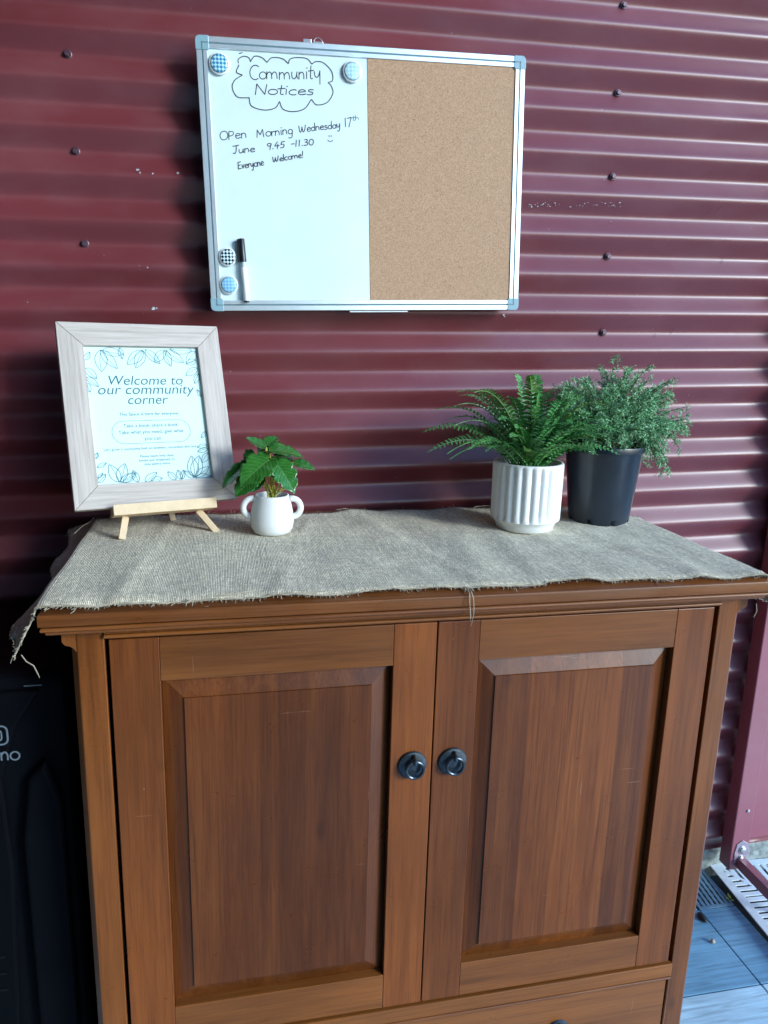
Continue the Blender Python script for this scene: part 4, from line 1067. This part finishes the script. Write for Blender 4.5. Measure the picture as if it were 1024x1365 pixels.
# --- white ribbed pot with a sword fern
fp = empty('potted_plant', (0.793, -0.222, ztop + 0.0002))
tag(fp, 'sword fern with arching fronds in a white ribbed ceramic pot', 'potted plant')
NR = 24
def ribs(a, r, h):
    if r < 0.0605 or h < 0.021 : return r
    k = min(1.0, (h - 0.021) / 0.004) * (1.0 if h < 0.118 else max(0.0, 1 - (h - 0.118) / 0.004))
    c_ = abs(math.sin(a * NR / 2)); return r - 0.0042 * k * (1 - c_) ** 1.1
prof = [(0.0, 0.0), (0.0500, 0.0), (0.0525, 0.002), (0.0545, 0.010), (0.0590, 0.0165), (0.0635, 0.0205), (0.0638, 0.026)] + [(0.0638 + 0.0008 * k / 8, 0.026 + 0.092 * k / 8) for k in range(1, 9)] + [(0.0642, 0.122), (0.0632, 0.1245), (0.0595, 0.1250), (0.0585, 0.1235), (0.0575, 0.112), (0.0, 0.112)]
p = MB(); p.lathe(prof, NR * 10, rf=ribs); pot = p.build('pot', ceramic, fp, smooth=50)
p = MB(); p.lathe([(0.0576, 0), (0.03, 0.004), (0, 0.006)], 32, c=(0, 0, 0.1115)); p.build('soil', soil, fp, smooth='all')
def frond(p0, p1, p2, wid, nl, up=Vector((0, 0, 1)), roll=0.0):
    p = MB(); P = bez(p0, p1, p2, int(nl * 0.82) + 4); n = len(P)
    p.tube(P, [0.0013 - 0.0009 * k / n for k in range(n)], 5)
    for k in range(2, n - 1):
        t = k / (n - 1); T = (P[min(k + 1, n - 1)] - P[k - 1]).normalized()
        sd_ = T.cross(up); sd_ = sd_.normalized() if sd_.length > .05 else Vector((1, 0, 0)); nr = sd_.cross(T)
        if roll: sd_ = Quaternion(T, roll) @ sd_; nr = Quaternion(T, roll) @ nr
        env = (min(1, t / 0.22) ** 0.7) * (1 - max(0, (t - 0.45) / 0.55) ** 1.6 * 0.90)
        L_ = wid * env * random.uniform(0.80, 1.10); w = 0.0050 * (0.55 + 0.45 * env)
        for sg in (1, -1):
            d = (sd_ * sg * 0.90 + T * random.uniform(0.20, 0.48) + nr * random.uniform(0.05, 0.38)).normalized(); b_ = T - d * T.dot(d); b_ = b_.normalized()
            o = P[k]; dr = Vector((0, 0, -1)) * L_ * 0.16
            A = o + b_ * w * .34; A2 = o - b_ * w * .34
            M1 = o + d * L_ * .5 + b_ * w * .50 + nr * L_ * .05; M2 = o + d * L_ * .5 - b_ * w * .50 + nr * L_ * .05; Mc = o + d * L_ * .5 - nr * w * .10
            E1 = o + d * L_ * .85 + b_ * w * .36 + dr * .6; E2 = o + d * L_ * .85 - b_ * w * .30 + dr * .6
            tip = o + d * L_ + b_ * w * .06 + dr
            i = [p.vert(q) for q in (A, A2, M1, M2, Mc, E1, E2, tip, o)]
            for f in ((8, 0, 2, 4), (8, 4, 3, 1), (4, 2, 5, 7), (4, 7, 6, 3)): p.face([i[q] for q in f])
    return p
def G(u, v): return ((u - 703) / 736 * 1.14, (612 - v) / 725 + 0.124)
FR = [((575, 597), -.02), ((583, 590), -.10), ((588, 548), .03), ((600, 560), -.05), ((610, 522), .0), ((618, 519), -.06), ((652, 527), .04), ((663, 526), -.03), ((690, 500), .05), ((694, 500), -.01), ((714, 500), .03), ((708, 520), -.02),
      ((727, 526), -.07), ((742, 520), .05), ((755, 528), .0), ((730, 515), .07), ((788, 535), -.02), ((796, 552), -.08), ((800, 585), -.02), ((772, 560), -.10), ((640, 545), .08), ((672, 540), .09), ((760, 545), .06),
      ((672, 588), -.10), ((735, 560), -.13), ((702, 545), -.10), ((650, 570), -.11), ((775, 598), -.05), ((620, 575), .06), ((715, 535), .02), ((680, 530), .0)]
rf_ = random.Random(5)
FR += [((770, 575), -.06), ((785, 585), -.03), ((778, 548), .0), ((750, 560), -.09), ((762, 590), -.08), ((660, 560), -.09), ((630, 590), -.08), ((685, 575), -.12), ((718, 580), -.13), ((738, 545), -.05)]
FR += [((580, 578), .05), ((592, 600), -.07), ((602, 538), -.03), ((612, 560), .05), ((625, 530), .06), ((606, 585), -.10), ((640, 520), .02), ((790, 560), .04), ((805, 570), -.04), ((780, 520), .05), ((795, 596), -.07), ((768, 520), -.05), ((815, 590), .02)]
for k in range(26):
    a = rf_.uniform(0, 6.28); q = rf_.uniform(35, 95); u = 703 + q * math.cos(a); FR.append(((u, 590 - rf_.uniform(0, 68) * (1 - abs(math.cos(a)) * .4)), math.sin(a) * .10))
for k, ((u, v), dy) in enumerate(FR):
    x, z = G(u, v); ln = math.hypot(x, z - 0.12)
    b0 = Vector((x * 0.12 + random.uniform(-.012, .012), dy * 0.15 + random.uniform(-.012, .012), 0.112))
    tip = Vector((x, dy, z)); hgt = max(z, 0.124) - 0.112
    c_ = Vector((x * 0.50, dy * 0.50, 0.120 + hgt * 0.72 + 0.042 * ln / 0.15))
    L_ = (tip - b0).length
    f = frond(b0, c_, tip, 0.0165 * (0.85 + 1.6 * L_), int(9 + L_ * 100), roll=random.uniform(-.5, .5))
    o = f.build('frond', fern_lime if k in (9, 16, 23, 5, 18) else fern_green, fp)
ctr = MB()

# --- black nursery pot with an asparagus fern
ap_ = empty('potted_plant', (0.966, -0.176, ztop + 0.0002))
tag(ap_, 'feathery asparagus fern spilling from a black plastic nursery pot', 'potted plant')
prof = [(0.0, 0.006), (0.050, 0.006), (0.054, 0.0), (0.0570, 0.0), (0.0580, 0.004), (0.0584, 0.0085), (0.0587, 0.0105), (0.0590, 0.014), (0.0660, 0.080), (0.0725, 0.138), (0.0730, 0.139), (0.0752, 0.1395), (0.0758, 0.148), (0.0752, 0.1505), (0.0735, 0.1505), (0.0722, 0.147), (0.0690, 0.120), (0.0, 0.120)]
def potr(a, r, h):
    if h < 0.010 and r > 0.05: return r - 0.006 * max(0.0, math.cos(a * 8) - 0.86) / 0.14
    return r
p = MB(); p.lathe(prof, 128, rf=potr); p.build('pot', pot_black, ap_, smooth=40)
p = MB(); p.lathe([(0.0692, 0), (0.04, 0.006), (0, 0.009)], 32, c=(0, 0, 0.1195)); p.build('soil', soil, ap_, smooth='all')
nee = MB(); stm = MB()
rnd = random.Random(11)
def needle(p, d, L_, w):
    up = Vector((rnd.uniform(-1, 1), rnd.uniform(-1, 1), rnd.uniform(-1, 1))); s_ = d.cross(up)
    if s_.length < 1e-4: return
    s_ = s_.normalized() * w
    nee.poly((p - s_ * .5, p + d * L_ * .5 - s_, p + d * L_, p + d * L_ * .5 + s_, p + s_ * .5))
def spray(P, dens, L_, r0=0.0008):
    stm.tube(P, [r0] * (len(P) - 1) + [r0 * .4], 4, caps=False)
    for k in range(len(P) - 1):
        T = (P[k + 1] - P[k]); n = max(1, int(T.length * dens)); Tn = T.normalized()
        for q in range(n):
            c_ = P[k] + T * rnd.random()
            for s_ in range(3):
                d = (Tn * rnd.uniform(.1, .9) + Vector((rnd.gauss(0, .6), rnd.gauss(0, .6), rnd.gauss(0.05, .6)))).normalized()
                needle(c_, d, L_ * rnd.uniform(.6, 1.2), 0.00056)
def H(u, v): return ((u - 806) / 699, (592 - v) / 690 + 0.150)
TIPS = []
def inside(u, v):      # outline of the crown as it hangs, drawn as polar lobes round its middle
    poly = [(722, 545), (733, 518), (760, 512), (785, 506), (800, 500), (808, 488), (818, 498), (838, 494), (846, 504), (868, 508), (890, 528), (905, 550), (922, 572), (908, 580), (900, 600), (884, 632), (868, 606), (852, 598), (830, 600), (800, 594), (770, 604), (748, 585)]
    c_ = False; j = len(poly) - 1
    for i in range(len(poly)):
        (x1, y1), (x2, y2) = poly[i], poly[j]
        if (y1 > v) != (y2 > v) and u < (x2 - x1) * (v - y1) / (y2 - y1) + x1: c_ = not c_
        j = i
    return c_
while len(TIPS) < 230:
    u, v = rnd.uniform(715, 930), rnd.uniform(470, 636)
    if inside(u, v): TIPS.append((u, v))
TIPS += [(808, 480), (838, 490), (742, 515), (756, 508), (730, 530), (728, 550), (738, 585), (752, 592), (762, 600), (740, 545), (765, 512), (925, 576), (919, 570), (885, 630), (880, 622), (724, 543), (735, 517), (905, 552), (890, 528), (912, 566), (898, 560), (903, 578), (893, 588), (890, 605), (886, 615), (878, 600), (870, 592), (882, 575), (900, 540), (880, 520), (740, 530), (750, 520), (738, 560), (745, 575), (860, 610), (872, 615), (900, 595), (748, 590), (770, 604), (852, 600), (870, 505)] 
for (u, v) in TIPS:
    x, z = H(u, v)
    sx_ = (x - 0.02) / 0.13; sz = (z - 0.20) / 0.10
    ymax = 0.095 * math.sqrt(max(0.05, 1 - min(1, sx_ * sx_ * .8 + max(0, sz) ** 2 * .6)))
    y = rnd.uniform(-1, 1) * ymax
    b0 = Vector((rnd.uniform(-.03, .03), rnd.uniform(-.03, .03), 0.123)); tip = Vector((x, y, z))
    apexz = max(z + 0.015, 0.17 + rnd.uniform(0, .05)) if z < 0.20 else z * 0.9 + 0.01
    c_ = Vector((x * 0.55, y * 0.55, apexz + 0.025 * (z < 0.18)))
    P = bez(b0, c_, tip, 12)
    stm.tube(P, [0.0009] * 11 + [0.0004], 4, caps=False)
    for k in range(4, 12):
        for q in range(3):
            T = (P[min(k + 1, 11)] - P[k - 1]).normalized()
            d = (T * 0.9 + Vector((rnd.gauss(0, .7), rnd.gauss(0, .7), rnd.gauss(0, .5)))).normalized(); L_ = rnd.uniform(.010, .026) * (1.2 - k / 16)
            e = P[k] + d * L_ + Vector((0, 0, -L_ * .15))
            spray([P[k], P[k].lerp(e, .5) + Vector((0, 0, .0015)), e], 420, 0.0078, 0.0003)
nee.build('foliage', asp_green, ap_)
stm.build('stem', asp_stem, ap_)

# crumbs of potting mix on the runner beside the ribbed pot: uncountable grit
cr_ = MB()
for k in range(70):
    a = rnd.gauss(0, 1); x = 0.745 + rnd.gauss(0, .028); y = -0.150 + rnd.gauss(0, .040); r = rnd.uniform(.0005, .0014)
    if (x - 0.799) ** 2 + (y + 0.22) ** 2 < 0.055 ** 2: continue
    cr_.lathe([(0, 0), (r, r * .4), (r * .8, r), (0, r * 1.2)], 5, c=(x, y, ZT + 0.0128))
o = cr_.build('potting_crumbs', soil); tag(o, 'dark crumbs of potting mix scattered on the burlap by the ribbed pot', 'crumbs', kind='stuff')

# ------------------------------------------------------------------ black appliance on the left
XA = 0.020
ad = empty('black_appliance', (XA - 0.30, -0.42, 0)); tag(ad, 'black glossy upright appliance with pale logo standing left of the cabinet', 'appliance')
p = MB(); p.box(-0.30, 0.0 + 0.30, 0.0, 0.34, 0.02, 0.858)
bd = p.build('body', appl_black, ad, bevel=0.018, seg=4)

# front door with a raised smooth panel, a scooped handle recess and a lower vent
p = MB(); p.prism([(-0.285, 0.10), (0.185, 0.10), (0.205, 0.55), (0.200, 0.70), (0.225, 0.78), (0.262, 0.838), (-0.285, 0.838)], -0.012, -0.0005, lambda u, v, t: (u, t, v))
fd_ = p.build('front_panel', appl_gloss, ad, bevel=0.006, seg=3)
p = MB(); p.prism([(0.222, 0.10), (0.282, 0.10), (0.282, 0.66), (0.262, 0.73), (0.236, 0.70), (0.222, 0.60)], -0.020, -0.0005, lambda u, v, t: (u, t, v))
p.build('handle', appl_black, ad, bevel=0.008, seg=3)
p = MB(); p.box(0.238, 0.262, -0.0010, 0.004, 0.8405, 0.8420); p.build('trim', appl_print, ad)
p = MB()
for k in range(9): p.box(0.115, 0.18 - 0.012 * (k % 3), -0.0132, -0.0122, 0.335 + 0.010 * k, 0.3385 + 0.010 * k)
p.build('vent_grille', plain('dim_print', (0.005, 0.006, 0.009), 0.7, spec=0.1), fd_)
lg = MB()
def rr_loop(cx, cz, hw_, hh_, r):
    out = []
    for (sx, sz, a0) in ((1, 1, 0), (-1, 1, 90), (-1, -1, 180), (1, -1, 270)):
        out += [(cx + sx * (hw_ - r) + r * math.cos(R(a0 + 15 * k)), cz + sz * (hh_ - r) + r * math.sin(R(a0 + 15 * k))) for k in range(7)]
    return out + [out[0]]
AF = lambda u, v, h: (u + 0.014, -0.0122 - h, v)
lg.ribbon(rr_loop(0.186, 0.772, 0.0135, 0.0145, 0.008), 0.0026, AF, 0.0001)
lg.ribbon(rr_loop(0.185, 0.772, 0.0065, 0.0085, 0.005), 0.0022, AF, 0.0001)
for st_ in ([[(0.1890, 0.7325), (0.1890, 0.7455)], cr([(0.1890, 0.741), (0.1925, 0.7455), (0.1960, 0.7445), (0.1975, 0.740), (0.1975, 0.7325)])], [arc(0.2075, 0.7390, 0.0062, 0.0065, 0, 360, 20)]):
    for q in st_: lg.ribbon(q, 0.0024, AF, 0.00012 + 0.00001 * len(lg.v))
lg.build('logo', appl_print, fd_)
